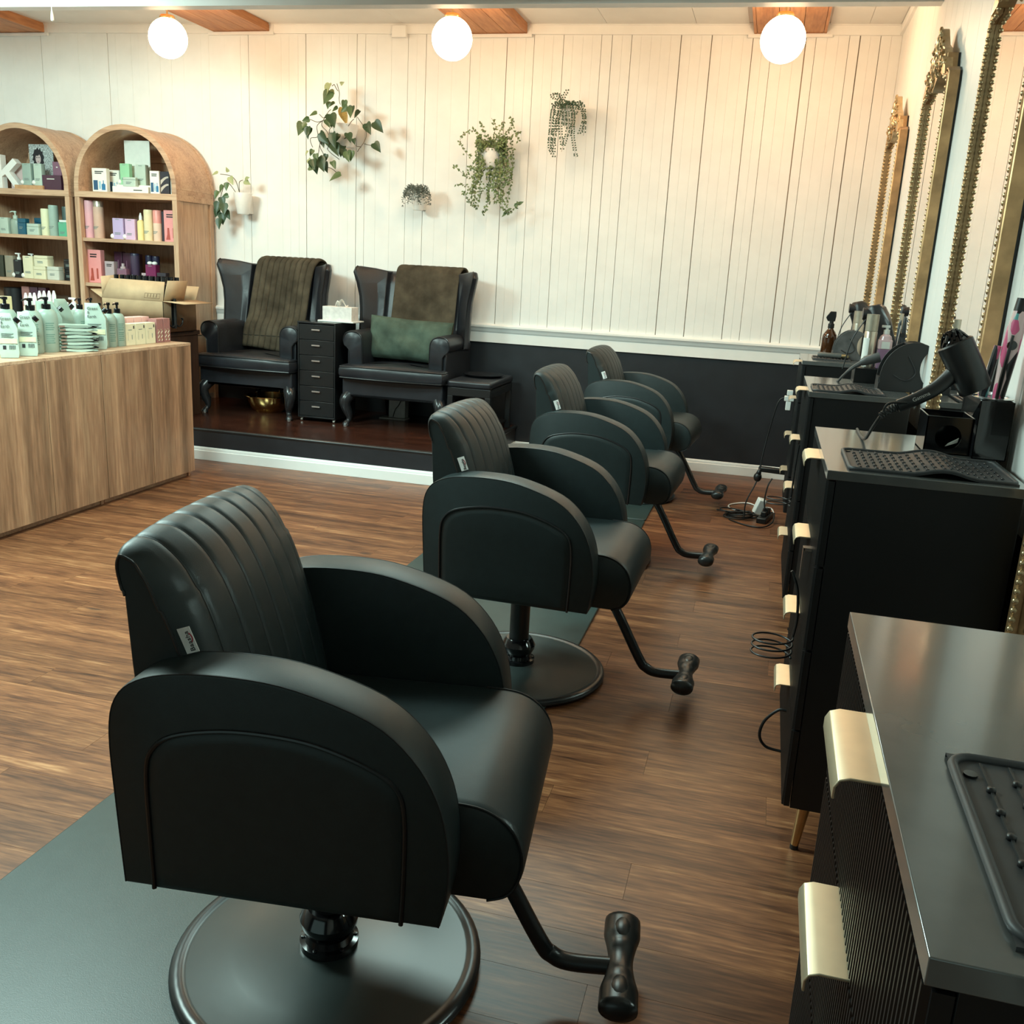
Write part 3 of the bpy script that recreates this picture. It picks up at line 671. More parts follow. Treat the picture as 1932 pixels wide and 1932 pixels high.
        lg = MB().tube(path, rr, 12).obj('front_leg', mat('ebonised_leg', (0.018, 0.018, 0.020), 0.25, noise=0.2), t, ang=60)
        MB().lathe([(0, 0), (0.017, 0), (0.017, 0.006), (0, 0.006)], 12, (s*0.368, -0.018, 0)).obj('glide', chrome, lg)
        MB().tube([(s*0.30, 0.66, 0.24), (s*0.31, 0.72, 0.0)], [0.026, 0.018], 8).obj('rear_leg', MATS['ebonised_leg'], t)
    return t
w1 = wing_chair('left black leather wingback armchair with ribbed olive throw, beside the arched cabinet')
w1.location = (-3.84, 6.475, PZ)
w2 = dup(w1, (-2.64, 6.50, PZ), R(1.5), 'right black leather wingback armchair holding the sage plush cushion')

def throw(label, loc, rz, x0, x1, lean, z_low, ribs, second=False):
    """fleece folded over an armchair back: seat side, top, and a short drop behind"""
    path = cr([Vector(p) for p in [(0.430, z_low), (0.452, z_low+0.16), (0.500, 0.75), (0.560, 0.95), (0.610, 1.10), (0.640, 1.168), (0.690, 1.196), (0.745, 1.180), (0.775, 1.12), (0.755, 1.02)]], 6)
    n = len(path); L = x1-x0
    def f(u, v):
        j = min(int(v*(n-1)+0.5), n-1); p = path[j]
        rib = (0.014 if ribs else 0.0025)*abs(math.sin(u*PI*ribs if ribs else u*PI*9))**0.5
        wob = 0.006*math.sin(u*7+v*5)+0.005*math.sin(v*13+u*3)
        x = x0+L*u+lean*(v-0.6)+0.008*math.sin(v*9)
        k = 1 if v < 0.62 else -1
        zz = p.y+(0.012*math.sin(u*5+1) if v < 0.05 else 0)+(rib if 0.5 < v < 0.8 else 0)
        return (x, p.x-0.026-0.028*v-(rib+wob)*max(0.2, k), zz)
    t = tag(MB().grid(f, 90, n-1).obj('fleece_throw', fleece, None, solid=0.016, ang=80, loc=loc), label, 'blanket', 'olive throws on the armchairs')
    t.rotation_euler = (0, 0, rz)
    hem = MB().tube([Vector(f(i/30, 0.075))+Vector((0, -0.010, 0)) for i in range(31)], 0.004, 6).obj('hem_fold', mat('olive_fold', (0.03, 0.026, 0.018), 0.95), t)
    return t
throw('olive ribbed fleece throw hanging over the back of the left armchair', (-3.84, 6.475, PZ), 0, -0.205, 0.30, 0.115, 0.490, 10)
throw('olive smooth fleece throw over the back of the right armchair, behind the cushion', (-2.64, 6.50, PZ), R(1.5), -0.19, 0.325, 0.05, 0.495, 0)

def cushion(label, loc, rot, w, h, d):
    def f(u, v):
        a, b = 2*u-1, 2*v-1
        return a, b
    b = MB()
    for s in (-1, 1):
        def g(u, v, s=s):
            a, c = 2*u-1, 2*v-1
            e = max(0, (1-abs(a)**3.2)*(1-abs(c)**3.2))**0.5
            pinch = 1-0.06*(abs(a)**4)*(1-abs(c))
            fold = 0.010*math.sin(7*a+3*c)*e+0.012*max(0, math.cos(3*(a-0.1)))*math.exp(-((c-0.1*math.cos(4*a))/0.22)**2)
            return (a*w/2*(1-0.04*(1-abs(c))), s*(d/2*e+0.006+fold*(s < 0)*(-1)), c*h/2*pinch*(1-0.06*(1-abs(a))))
        b.grid(g, 36, 22)
    o = b.obj('plush_cushion', pillowm, None, ang=80, loc=loc); o.rotation_euler = rot
    return tag(o, label, 'cushion')
cushion('sage green plush oblong cushion on the seat of the right armchair', (-2.632, 6.795, PZ+0.650), (R(-14), R(2), R(1)), 0.665, 0.325, 0.16)

# ------------------------------------------------------------------ drawer tower, tissue box, side table, bowl
t = thing('drawer_tower', 'black metal six drawer tower on castors between the armchairs', 'drawer unit', (-3.262, 6.495, PZ))
b = MB(); b.b2(-0.155, -0.145, 0, 0.37, 0.03, 0.752); b.b2(0.145, 0.155, 0, 0.37, 0.03, 0.752); b.b2(-0.145, 0.145, 0.36, 0.37, 0.03, 0.752); b.b2(-0.145, 0.145, 0.004, 0.37, 0.03, 0.042)
b.obj('casing', steelblack, t, bevel=0.002)
MB().b2(-0.156, 0.156, -0.002, 0.371, 0.744, 0.756).obj('tower_top', mat('satin_black_top', (0.02, 0.021, 0.023), 0.22), t, bevel=0.002)
for k in range(6):
    z0 = 0.046+k*0.1157
    d = MB().b2(-0.142, 0.142, 0.001, 0.35, z0, z0+0.1125).obj('drawer', steelblack, t, bevel=0.002)
    MB().b2(-0.032, 0.034, -0.015, -0.008, z0+0.070, z0+0.080).b2(-0.030, -0.026, -0.010, 0.001, z0+0.073, z0+0.078).b2(0.026, 0.030, -0.010, 0.001, z0+0.073, z0+0.078).obj('drawer_handle', chrome, d)
for sx in (-1, 1):
    for yy in (0.03, 0.34):
        c = MB().lathe([(0, -0.008), (0.013, -0.008), (0.013, 0.008), (0, 0.008)], 14, (sx*0.135, yy, 0.0135), M=Matrix.Rotation(PI/2, 3, 'Y')).obj('castor', steel, t)
        MB().b2(sx*0.135-0.011, sx*0.135+0.011, yy-0.004, yy+0.012, 0.018, 0.032).obj('castor_fork', steel, c)
t = thing('tissue_box', 'white tissue box on a tray on the drawer tower', 'tissue box', (-3.165, 6.70, PZ+0.756))
MB().b2(-0.145, 0.15, -0.09, 0.11, 0.0, 0.012).obj('tray', whitep, t, bevel=0.004)
MB().b2(-0.115, 0.125, -0.065, 0.06, 0.012, 0.115).obj('carton', mat('tissue_carton', (0.74, 0.70, 0.66), 0.6), t, bevel=0.002)
def tis(u, v): return (-0.035+0.09*u, -0.02+0.05*v+0.01*math.sin(u*9), 0.112+0.055*math.sin(u*PI)**0.7*(1-0.5*v)+0.012*math.sin(u*11+v*3))
MB().grid(tis, 14, 6).obj('tissue', mat('tissue_paper', (0.86, 0.83, 0.78), 0.8), t, solid=0.001)
t = thing('side_table', 'small black side table with padded top, right of the right armchair', 'side table', (-2.045, 6.79, PZ))
MB().b2(-0.168, 0.168, -0.31, 0.31, 0.36, 0.412).obj('padded_top', leather2, t, bevel=0.018, seg=3)
b = MB(); b.b2(-0.163, 0.163, -0.303, -0.283, 0.30, 0.36); b.b2(-0.163, 0.163, 0.283, 0.303, 0.30, 0.36); b.b2(-0.163, -0.143, -0.283, 0.283, 0.30, 0.36); b.b2(0.143, 0.163, -0.283, 0.283, 0.30, 0.36); b.obj('apron', steelblack, t, bevel=0.003)
for sx in (-1, 1):
    for sy in (-1, 1):
        MB().b2(sx*0.143-0.02, sx*0.143+0.02, sy*0.283-0.02, sy*0.283+0.02, 0, 0.30).obj('leg', steelblack, t, bevel=0.003)
MB().b2(-0.14, 0.14, -0.28, 0.28, 0.055, 0.07).obj('shelf', steelblack, t, bevel=0.002)
t = thing('round_tray', 'flat round black tray on the small side table', 'tray', (-2.05, 6.86, PZ+0.412))
MB().lathe([(0, 0.0), (0.125, 0.0), (0.155, 0.016), (0.158, 0.02), (0.150, 0.020), (0.122, 0.006), (0, 0.006)], 40).obj('dish', mat('tray_black', (0.012, 0.012, 0.014), 0.18), t)
t = thing('foot_bath_bowl', 'polished gold basin on the platform under the left armchair', 'bowl', (-3.83, 6.80, PZ))
MB().lathe([(0, 0), (0.115, 0), (0.15, 0.035), (0.172, 0.085), (0.178, 0.122), (0.200, 0.126), (0.200, 0.131), (0.172, 0.131), (0.164, 0.085), (0.142, 0.04), (0.11, 0.008), (0, 0.008)], 48).obj('basin', goldbowl, t)
MB().tube([(0.02, 0.13, 0.13), (0.02, 0.135, 0.165), (0.10, 0.12, 0.165), (0.10, 0.115, 0.13)], 0.008, 8).obj('bowl_handle', goldbowl, t)
t = thing('power_tower', 'pale upright box with a cable on the platform under the right armchair', 'box', (-2.80, 6.98, PZ))
MB().b2(-0.06, 0.08, -0.02, 0.06, 0.012, 0.20).obj('case', mat('grey_case', (0.30, 0.30, 0.28), 0.5), t, bevel=0.004)
MB().b2(-0.13, 0.09, -0.05, 0.06, 0, 0.012).obj('foot_plate', mat('grey_case', (0.30, 0.30, 0.28), 0.5), t, bevel=0.002)
MB().tube(cr([Vector(p) for p in [(-0.02, -0.022, 0.02), (0.0, -0.03, 0.08), (0.03, -0.03, 0.12), (0.06, -0.024, 0.19)]], 5), 0.003, 6).obj('cable', plasticblack, t)

# ------------------------------------------------------------------ arched display cabinets
CF, CBK = 6.70, 7.222
SH = [1.868, 1.51, 1.155, 0.80]
def arch_cabinet(label):
    """origin at the middle of the front, on the platform; z below is in room heights"""
    t = thing('arched_cabinet', label, 'cabinet', (0, CF, PZ), group='arched oak display cabinets')
    o = -PZ; hw = 0.4675; th = 0.042; dp = CBK-CF; zs = 1.905
    def arc(r, n=28): return [(r*math.cos(PI*k/n), zs+r*math.sin(PI*k/n)+o) for k in range(n+1)]
    A, B = arc(hw), arc(hw-th)
    MB().loft([[(a[0], 0, a[1]), (b[0], 0, b[1]), (b[0], dp-0.012, b[1]), (a[0], dp-0.012, a[1])] for a, b in zip(A, B)]).obj('arch', oakx, t, bevel=0.002, ang=40)
    A2, B2 = arc(hw+0.008), arc(hw)
    MB().loft([[(a[0], dp-0.04, a[1]), (b[0], dp-0.04, b[1]), (b[0], dp-0.012, b[1]), (a[0], dp-0.012, a[1])] for a, b in zip(A2, B2)]).obj('rear_band', oakx, t, ang=40)
    MB().prism([(-hw+0.01, 0)]+[(hw-0.01, 0)]+[(p[0]*0.98, p[1]) for p in arc(hw-0.02)], 'y', dp-0.012, dp).obj('back_panel', oakz, t)
    MB().b2(-0.315, 0.315, dp-0.045, dp-0.012, 2.14+o, 2.195+o).obj('back_rail', oakx, t)
    # fascia shelf at the spring line, wrapping the sides
    MB().b2(-hw-0.001, hw+0.001, -0.002, dp-0.012, 1.822+o, SH[0]+o).obj('shelf', oakx, t, bevel=0.002)
    for s in (-1, 1):
        b = MB()
        x0, x1 = sorted((s*hw, s*(hw-0.026)))
        MB().b2(*sorted((s*hw, s*(hw-th))), 0, 0.045, 0, 1.822+o).obj('stile', oakz, t, bevel=0.002)
        MB().b2(*sorted((s*hw, s*(hw-th))), dp-0.06, dp-0.012, 0, 1.822+o).obj('stile', oakz, t, bevel=0.002)
        MB().b2(*sorted((s*hw, s*(hw-th))), 0, dp-0.012, SH[0]+o, zs+o).obj('spring_block', oakx, t)
        MB().b2(*sorted((s*(hw-0.012), s*(hw-0.03))), 0.045, dp-0.06, 0.05, 1.822+o).obj('side_panel', oakz, t)
        MB().b2(*sorted((s*hw, s*(hw-0.032))), 0.045, dp-0.06, 0.775+o, 0.815+o).obj('side_rail', oakx, t, bevel=0.002)
    for z in SH[1:]+[0.42]:
        MB().b2(-hw+0.033, hw-0.033, 0.014, dp-0.012, z-0.028+o, z+o).obj('shelf', oakx, t, bevel=0.0015)
    MB().b2(-hw+th, hw-th, 0.02, 0.04, 0, 0.07).obj('plinth', oakx, t)
    return t
RCX, LCX = -5.0215, -6.01
ca = arch_cabinet('arched oak display cabinet nearest the armchairs, with pink products'); ca.location.x = RCX
dup(ca, (LCX, CF, PZ), 0, 'arched oak display cabinet at the left edge, with a white letter and poster')

# ------------------------------------------------------------------ counter cabinets
CX, CT = -3.576, 0.877
def counter_unit(label, y0, y1):
    """front faces +x"""
    t = thing('counter_cabinet', label, 'cabinet', (CX, (y0+y1)/2, 0), group='oak counter cabinets')
    h = (y1-y0)/2-0.0008; D = 0.50
    MB().b2(-D, -0.0, -h, h, CT-0.018, CT).obj('top', oakx, t, bevel=0.0012)
    MB().b2(-D, -0.02, -h+0.001, h-0.001, 0.065, CT-0.018).obj('carcass', oakz, t)
    for s in (-1, 1):
        a, b = sorted((s*0.0025, s*(h-0.001)))
        MB().b2(-0.019, 0.0, a, b, 0.036, CT-0.019).obj('door', oakdoor, t, bevel=0.0015)
    MB().b2(-D, -0.045, -h+0.01, h-0.01, 0, 0.065).obj('plinth', oakx, t)
    MB().b2(-D, -0.035, h-0.026, h-0.004, 0, 0.065).obj('plinth_end', oakz, t)
    return t
counter_unit('oak counter cabinet at the end nearest the armchairs, holding pink and white boxes', 4.498, 5.354)
counter_unit('oak counter cabinet at the left edge, under the pouches and pump bottles', 3.64, 4.496)

# stand and open carton beside the arched cabinet
t = thing('carton_stand', 'dark wooden stand behind the counter, under the open carton', 'stand', (-4.47, 5.90, PZ))
MB().b2(-0.28, 0.28, 0, 0.50, 0.61, 0.643).obj('top', oakdark, t, bevel=0.002)
MB().b2(-0.27, 0.27, 0.01, 0.49, 0.0, 0.61).obj('body', oakdark, t, bevel=0.002)
t = thing('cardboard_carton', 'open cardboard carton with flaps raised, on the dark stand', 'carton', (-4.42, 6.12, 0.868))
hx, hy, hz = 0.255, 0.20, 0.222; w_ = 0.004
b = MB(); b.b2(-hx, hx, -hy, -hy+w_, 0, hz); b.b2(-hx, hx, hy-w_, hy, 0, hz); b.b2(-hx, -hx+w_, -hy, hy, 0, hz); b.b2(hx-w_, hx, -hy, hy, 0, hz); b.b2(-hx, hx, -hy, hy, 0, w_)
b.obj('box_body', cardboard, t)
def flap(pts, name='flap', m=cardboard):
    b = MB(); v = [b.bm.verts.new(p) for p in pts]; b.bm.faces.new(v)
    return b.obj(name, m, t, solid=0.004)
f0 = flap([(-hx, -hy, hz), (hx, -hy, hz), (hx-0.012, -hy+0.045, hz+0.135), (-hx+0.045, -hy+0.045, hz+0.14)])
flap([(hx, -hy, hz+0.002), (hx, hy, hz+0.002), (hx+0.15, hy-0.01, hz-0.012), (hx+0.15, -hy+0.03, hz-0.012)])
flap([(-hx, -hy, hz+0.002), (-hx, hy, hz+0.002), (-hx-0.17, hy-0.05, hz+0.05), (-hx-0.17, -hy+0.10, hz+0.05)])
flap([(hx-0.003, -hy+0.01, hz), (hx-0.003, hy-0.15, hz), (hx+0.045, hy-0.16, hz+0.145), (hx+0.03, -hy+0.02, hz+0.145)])
flap([(-hx+0.003, -hy+0.01, hz), (-hx+0.003, hy-0.12, hz), (-hx-0.02, hy-0.12, hz+0.165), (-hx-0.012, -hy+0.02, hz+0.15)])
flap([(-hx, hy, hz), (hx, hy, hz), (hx, hy+0.05, hz+0.10), (-hx, hy+0.05, hz+0.10)])
b = MB()
b.b2(0.135, 0.140, -hy-0.006, -hy-0.004, 0.0, 0.0)
MB().tube([(0.10, -hy+0.003, hz+0.02), (0.225, -hy+0.003, hz+0.02), (0.225, -hy+0.014, hz+0.052), (0.10, -hy+0.014, hz+0.052)], 0.0012, 4, closed=True).obj('printed_mark', carddark, f0)
for k in range(4): MB().tube([(0.125+0.024*k, -hy+0.005, hz+0.026), (0.125+0.024*k, -hy+0.013, hz+0.048)], 0.003, 4).obj('printed_mark', carddark, f0)
MB().b2(-0.20, -0.17, -hy+0.041, -hy+0.0435, hz+0.105, hz+0.136).obj('price_sticker', mat('pink_sticker', (0.80, 0.66, 0.66), 0.5), t)
for i in range(9):
    for j in range(3):
        o = MB().lathe([(0, 0.08), (0.022, 0.08), (0.022, 0.415), (0.017, 0.42), (0.017, 0.463), (0, 0.463)], 10, (-0.205+0.05*i, -0.09+0.075*j, w_-0.08)).obj('packed_bottle', glossblack, None, loc=(-4.42, 6.12, 0.868))
        tag(o, 'black bottle packed in the open carton, '+['front', 'middle', 'rear'][j]+' row, '+['leftmost', 'second from left', 'third from left', 'fourth from left', 'centre', 'fourth from right', 'third from right', 'second from right', 'rightmost'][i], 'bottle', 'bottles packed in the open carton')

# ------------------------------------------------------------------ packs and bottles
def lines(t, w, z0, n, dz, y, m=None, x0=0.0, jit=0.25):
    """printed lines of type on a pack front"""
    r = random.Random(int(abs(w*1e4+z0*1e4)))
    b = MB()
    for k in range(n):
        ww = w*(1-jit*r.random())
        b.b2(x0-w/2, x0-w/2+ww, y-0.0004, y, z0-k*dz-dz*0.28, z0-k*dz+dz*0.28)
    o = b.obj('printed_text', m or inkgrey, t); o['kind'] = 'stuff'; return o
def carton(label, x, y, z, w, d, h, m, rz=0, prints=(), group=None, cat='carton', name='product_carton', motif=None):
    t = thing(name, label, cat, (x, y, z), rz, group)
    MB().b2(-w/2, w/2, -d/2, d/2, 0, h).obj('box', m, t, bevel=0.0015)
    for (n, ww, zz, dz, mm) in prints: lines(t, ww*w, zz*h, n, dz*h, -d/2-0.0003, mm)
    if motif: motif(t, w, d, h)
    return t
def m_bottles(t, w, d, h):
    y = -d/2-0.0004
    MB().b2(-w*0.42, -w*0.12, y, y+0.0003, h*0.10, h*0.50).obj('printed_picture', mat('print_navy', (0.03, 0.10, 0.20), 0.5), t)
    MB().b2(-w*0.05, w*0.10, y, y+0.0003, h*0.14, h*0.46).obj('printed_picture', mat('print_pale_blue', (0.35, 0.55, 0.66), 0.5), t)
    MB().prism([(w*0.14, h*0.10), (w*0.40, h*0.10), (w*0.40, h*0.34), (w*0.30, h*0.37), (w*0.30, h*0.50), (w*0.24, h*0.50), (w*0.24, h*0.37), (w*0.14, h*0.34)], 'y', y, y+0.0003).obj('printed_picture', mat('print_blue', (0.03, 0.18, 0.36), 0.5), t)
def m_swirl(t, w, d, h):
    y = -d/2-0.0004
    for k, (z, r) in enumerate(((0.62, 0.34), (0.30, 0.30))):
        pts = [(-w*0.45+w*0.9*u, h*z+h*0.17*math.sin(u*PI*0.55)) for u in [i/10 for i in range(11)]]
        pts2 = [(-w*0.45+w*0.9*u, h*z-h*0.20+h*0.30*math.sin(u*PI*0.5)) for u in [i/10 for i in range(10, -1, -1)]]
        MB().prism(pts+pts2, 'y', y, y+0.0003).obj('printed_swirl', mat('print_bone', (0.55, 0.47, 0.40), 0.5), t)
def m_red(t, w, d, h):
    y = -d/2-0.0004; rm = mat('print_brick', (0.42, 0.08, 0.06), 0.5)
    MB().prism([(-w*0.38, h*0.06), (-w*0.05, h*0.06), (-w*0.08, h*0.20), (-w*0.12, h*0.44), (-w*0.26, h*0.44), (-w*0.28, h*0.22)], 'y', y, y+0.0003).obj('printed_picture', rm, t)
    MB().b2(w*0.14, w*0.28, y, y+0.0003, h*0.12, h*0.44).obj('printed_picture', rm, t)
def tube_can(label, x, y, z, r, h, m, capm=None, cap=0.06, group=None, name='hair_spray_can', n=20, cat='can'):
    t = thing(name, label, cat, (x, y, z), 0, group)
    MB().lathe([(0, 0), (r*0.96, 0), (r, 0.004), (r, h*(1-cap)), (0, h*(1-cap))], n).obj('body', m, t)
    MB().lathe([(0, h*(1-cap)), (r*0.985, h*(1-cap)), (r*0.985, h-0.006), (r*0.90, h), (0, h)], n).obj('cap', capm or m, t)
    b = MB()
    for k in range(3): b.b2(-r*0.55, r*0.5-0.006*k, -r-0.0004, -r*0.82, h*0.30-0.008*k, h*0.30-0.008*k+0.004)
    o = b.obj('printed_text', inkgrey, t); o['kind'] = 'stuff'
    return t
def sq_bottle(label, x, y, z, w, d, h, m, ball=True, group=None, capm=None):
    """flat sided bottle standing on its cap side, with a small ball cap low on the left"""
    t = thing('square_bottle', label, 'bottle', (x, y, z), 0, group)
    MB().prism(rrect(-w/2, w/2, -d/2, d/2, 0.006, 3), 'z', 0, h).obj('body', m, t, bevel=0.002)
    if ball: MB().ball((-w/2-0.006, -d/2+0.012, 0.022), 0.021, u=14, v=10).obj('ball_cap', capm or whitep, t, ang=180)
    lines(t, w*0.6, h*0.30, 2, 0.010, -d/2-0.0006); lines(t, w*0.4, h*0.94, 1, 0.008, -d/2-0.0006)
    return t
def jar(label, x, y, z, w, d, h, m, group=None, capm=None):
    t = thing('hair_paste_jar', label, 'jar', (x, y, z), 0, group)
    MB().prism(rrect(-w/2, w/2, -d/2, d/2, 0.01, 3), 'z', 0, h*0.72).obj('body', m, t, bevel=0.002)
    MB().prism(rrect(-w/2+0.001, w/2-0.001, -d/2+0.001, d/2-0.001, 0.01, 3), 'z', h*0.72+0.001, h).obj('lid', capm or m, t, bevel=0.003)
    lines(t, w*0.45, h*0.45, 2, 0.010, -d/2-0.0006)
    return t
def pump_bottle(label, x, y, z, r, h, m, pumpm, rz=0, group=None, oval=0.8, text_on=True):
    """lotion bottle: h is the height of the shoulder; pump adds about 0.07"""
    t = thing('pump_bottle', label, 'bottle', (x, y, z), rz, group)
    MB().lathe([(0, 0), (r*0.93, 0), (r, 0.006), (r, h*0.78), (r*0.93, h*0.88), (r*0.72, h*0.96), (r*0.36, h), (0, h)], 24, sx=1, sy=oval).obj('body', m, t, ang=60)
    p = MB().lathe([(0, h-0.004), (r*0.42, h-0.004), (r*0.42, h+0.022), (r*0.36, h+0.025), (r*0.15, h+0.026), (r*0.15, h+0.044), (r*0.26, h+0.046), (r*0.26, h+0.060), (0, h+0.062)], 16).obj('pump', pumpm, t)
    MB().tube([(0, 0, h+0.055), (-r*0.5, -r*0.25, h+0.055), (-r*0.85, -r*0.42, h+0.048)], [0.006, 0.0055, 0.004], 8).obj('nozzle', pumpm, p)
    if text_on:
        for k, (z0, n) in enumerate(((0.66, 4), (0.40, 5))):
            b = MB()
            for i in range(n):
                a0, a1 = -PI/2-0.42, -PI/2+(0.30 if i % 2 else 0.40)
                zz = h*z0-0.011*i
                ring = [[(r*1.003*math.cos(a0+(a1-a0)*q/5), r*oval*1.003*math.sin(a0+(a1-a0)*q/5), zz+dz) for q in range(6)] for dz in (0, 0.0055)]
                b.loft(ring, cap=False, close=False)
            o = b.obj('printed_text', mat('faint_green_print', (0.14, 0.24, 0.19), 0.5), t); o['kind'] = 'stuff'
    return t
MINTP = pm('mint', (150, 166, 152), 0.38); MINTL = pm('pale_mint', (182, 198, 184), 0.4)
def pouch(label, x, y, z, w, h, rz, m, lean=0.0, group='refill pouches on the counter', full=True):
    t = thing('refill_pouch', label, 'pouch', (x, y, z), rz, group)
    out = [(-w/2*0.90, 0), (w/2*0.90, 0), (w/2, h*0.10), (w/2*0.97, h*0.55), (w/2*0.98, h*0.66), (w/2*0.42, h*0.97), (w/2*0.30, h), (-w/2*0.86, h), (-w/2*0.92, h*0.6), (-w/2, h*0.1)]
    def ring(f, yy): return [(p[0]*f, yy*(1-0.8*(p[1]/h)**1.5)+lean*p[1], h*0.5+(p[1]-h*0.5)*(1-(1-f)*0.5)) for p in out]
    MB().loft([ring(0.97, 0.030), ring(1, 0.0), ring(0.96, -0.030), ring(0.55, -0.034)]).obj('bag', m, t, ang=70)
    c = MB().lathe([(0, 0), (0.016, 0), (0.016, 0.022), (0, 0.022)], 14, (w*0.38, -0.002+lean*h, h*0.815), M=Matrix.Rotation(R(48), 3, 'Y')).obj('spout_cap', glossblack, t)
    if full:
        def y_at(zf): return -0.0355*(1-0.8*zf**1.5)+lean*h*zf-0.0012
        def strip(z0, z1, x0, x1, m_, nm='printed_band'):
            MB().loft([[(x0, y_at(q)+0.0005, q*h), (x1, y_at(q)+0.0005, q*h), (x1, y_at(q)-0.0004, q*h), (x0, y_at(q)-0.0004, q*h)] for q in (z0, (z0+z1)/2, z1)]).obj(nm, m_, t)
        strip(0.33, 0.44, -w*0.42, w*0.42, mat('cream_band', (0.72, 0.68, 0.44), 0.5))
        strip(0.20, 0.285, -w*0.30, -w*0.14, ink, 'printed_block'); 
        for k in range(5): strip(0.20, 0.29, w*(0.02+0.065*k), w*(0.05+0.065*k), ink, 'printed_block')
        for k, wd_ in enumerate(('Green', '&', 'Earth')):
            zf = 0.885-0.085*k
            text(wd_, h*0.085, ink, t, (-w*0.34, y_at(zf)-0.002, h*zf), (R(90)-0.15, 0, 0), align='LEFT')
        for k in range(3): strip(0.545-0.035*k, 0.56-0.035*k, -w*0.34, w*(0.26-0.12*(k % 2)), inkgrey, 'printed_text')
    return t

PINK = pm('pink', (226, 170, 178)); BEIGEP = pm('beige_pink', (208, 172, 152)); LIL = pm('lilac', (188, 168, 206)); LIL2 = pm('lilac_pink', (212, 178, 206))
CREAM = pm('cream', (232, 214, 172)); YEL = pm('soft_yellow', (236, 214, 150)); CORAL = pm('coral', (232, 150, 138)); WH = pm('white', (232, 232, 222)); CORALBOX = pm('coral_pink_box', (232, 152, 150))
GRN = pm('spring_green', (148, 202, 160)); GRY = pm('grey_green', (150, 170, 160)); TEAL = pm('deep_teal', (24, 84, 106), 0.3); PLUM = pm('plum', (74, 40, 58)); MAU = pm('mauve', (128, 88, 108)); MAG = pm('magenta', (112, 24, 76)); NAV = pm('navy', (38, 36, 62)); DPUR = pm('dark_purple', (70, 54, 76)); LGREY = pm('lilac_grey', (176, 158, 162)); DKC = pm('charcoal', (50, 46, 54)); OLV = pm('dark_olive', (52, 56, 44)); GBE = pm('grey_beige', (150, 142, 124)); BLK = pm('black_pack', (20, 22, 24)); CRM2 = pm('ivory', (226, 218, 186)); MROS = pm('dusty_rose', (162, 112, 108)); PKB = pm('blush_box', (228, 178, 170)); GRNSQ = pm('jade', (96, 176, 140))
tp = [(2, 0.6, 0.86, 0.07, ink)]
G1, G2, G3 = 'products in the arch of the right cabinet', 'products on the upper shelf of the right cabinet', 'products on the third shelf of the right cabinet'
z = SH[0]
carton('white carton with navy picture, farthest left in the right arch, half hidden', -5.494, 6.93, z, 0.085, 0.04, 0.186, WH, 0, tp, G1, motif=m_bottles)
carton('wide white carton with blue bottle picture, front left in the right arch', -5.325, 6.82, z, 0.135, 0.04, 0.185, WH, 0, tp, G1, motif=m_bottles)
carton('white carton with blue bottle, just left of the white display tray', -5.262, 6.915, z, 0.105, 0.04, 0.181, WH, 0, tp, G1, motif=m_bottles)
t = thing('display_tray', 'white display stand with tall back board and stepped tray in the right arch', 'display stand', (-5.035, 6.86, z))
MB().b2(-0.165, 0.165, -0.07, 0.09, 0, 0.052).b2(-0.165, 0.165, -0.02, 0.09, 0.052, 0.068).obj('tray', WH, t, bevel=0.002)
MB().b2(-0.150, 0.085, 0.082, 0.09, 0.068, 0.415).obj('back_board', WH, t, bevel=0.001)
lines(t, 0.08, 0.025, 1, 0.012, -0.0706, ink, 0.07, 0)
sq_bottle('spring green flat bottle on the left of the white display stand', -5.135, 6.885, z+0.069, 0.088, 0.045, 0.162, GRN, True, G1)
sq_bottle('pale mint flat bottle on the right of the white display stand', -4.985, 6.885, z+0.069, 0.088, 0.045, 0.157, MINTL, False, G1)
jar('low pale mint jar at the front of the white display stand', -5.047, 6.815, z+0.053, 0.12, 0.04, 0.070, MINTL, G1)
carton('white carton with blue bottles, just right of the white display stand', -4.812, 6.815, z, 0.084, 0.04, 0.176, WH, 0, tp, G1, motif=m_bottles)
carton('dark carton with bone coloured swirls in the right arch', -4.728, 6.825, z, 0.078, 0.04, 0.174, DKC, 0, (), G1, motif=m_swirl)
carton('narrow white carton with blue bottle, farthest right in the right arch', -4.652, 6.84, z, 0.066, 0.04, 0.170, WH, 0, tp, G1, motif=m_bottles)
z = SH[1]
tube_can('tall pink can, leftmost on the upper shelf of the right cabinet', -5.440, 6.80, z, 0.040, 0.292, PINK, None, 0.05, G2)
tube_can('tall beige pink can with silver brown cap, beside the tall pink can', -5.352, 6.80, z, 0.041, 0.291, BEIGEP, champagne, 0.16, G2)
sq_bottle('lilac flat bottle with white ball cap, left of its pinker twin', -5.158, 6.80, z, 0.100, 0.05, 0.163, LIL, True, G2)
sq_bottle('pinkish lilac flat bottle with white ball cap, right of the lilac one', -5.046, 6.80, z, 0.092, 0.05, 0.161, LIL2, True, G2)
t = thing('dropper_bottle', 'soft yellow bottle with white pointed nozzle on the upper right shelf', 'bottle', (-4.958, 6.80, z), 0, G2)
MB().lathe([(0, 0), (0.029, 0), (0.029, 0.145), (0.014, 0.158), (0, 0.158)], 18).obj('body', YEL, t); MB().lathe([(0, 0.158), (0.014, 0.158), (0.013, 0.185), (0.005, 0.212), (0, 0.213)], 14).obj('nozzle', whitep, t)
tube_can('tall cream can between the yellow nozzle bottle and the coral can', -4.884, 6.80, z, 0.038, 0.238, CREAM, None, 0.05, G2)
tube_can('cream can with coral upper half, left of the coral pink box', -4.803, 6.80, z, 0.035, 0.237, pm('cream_coral', (236, 200, 176)), CORAL, 0.42, G2)
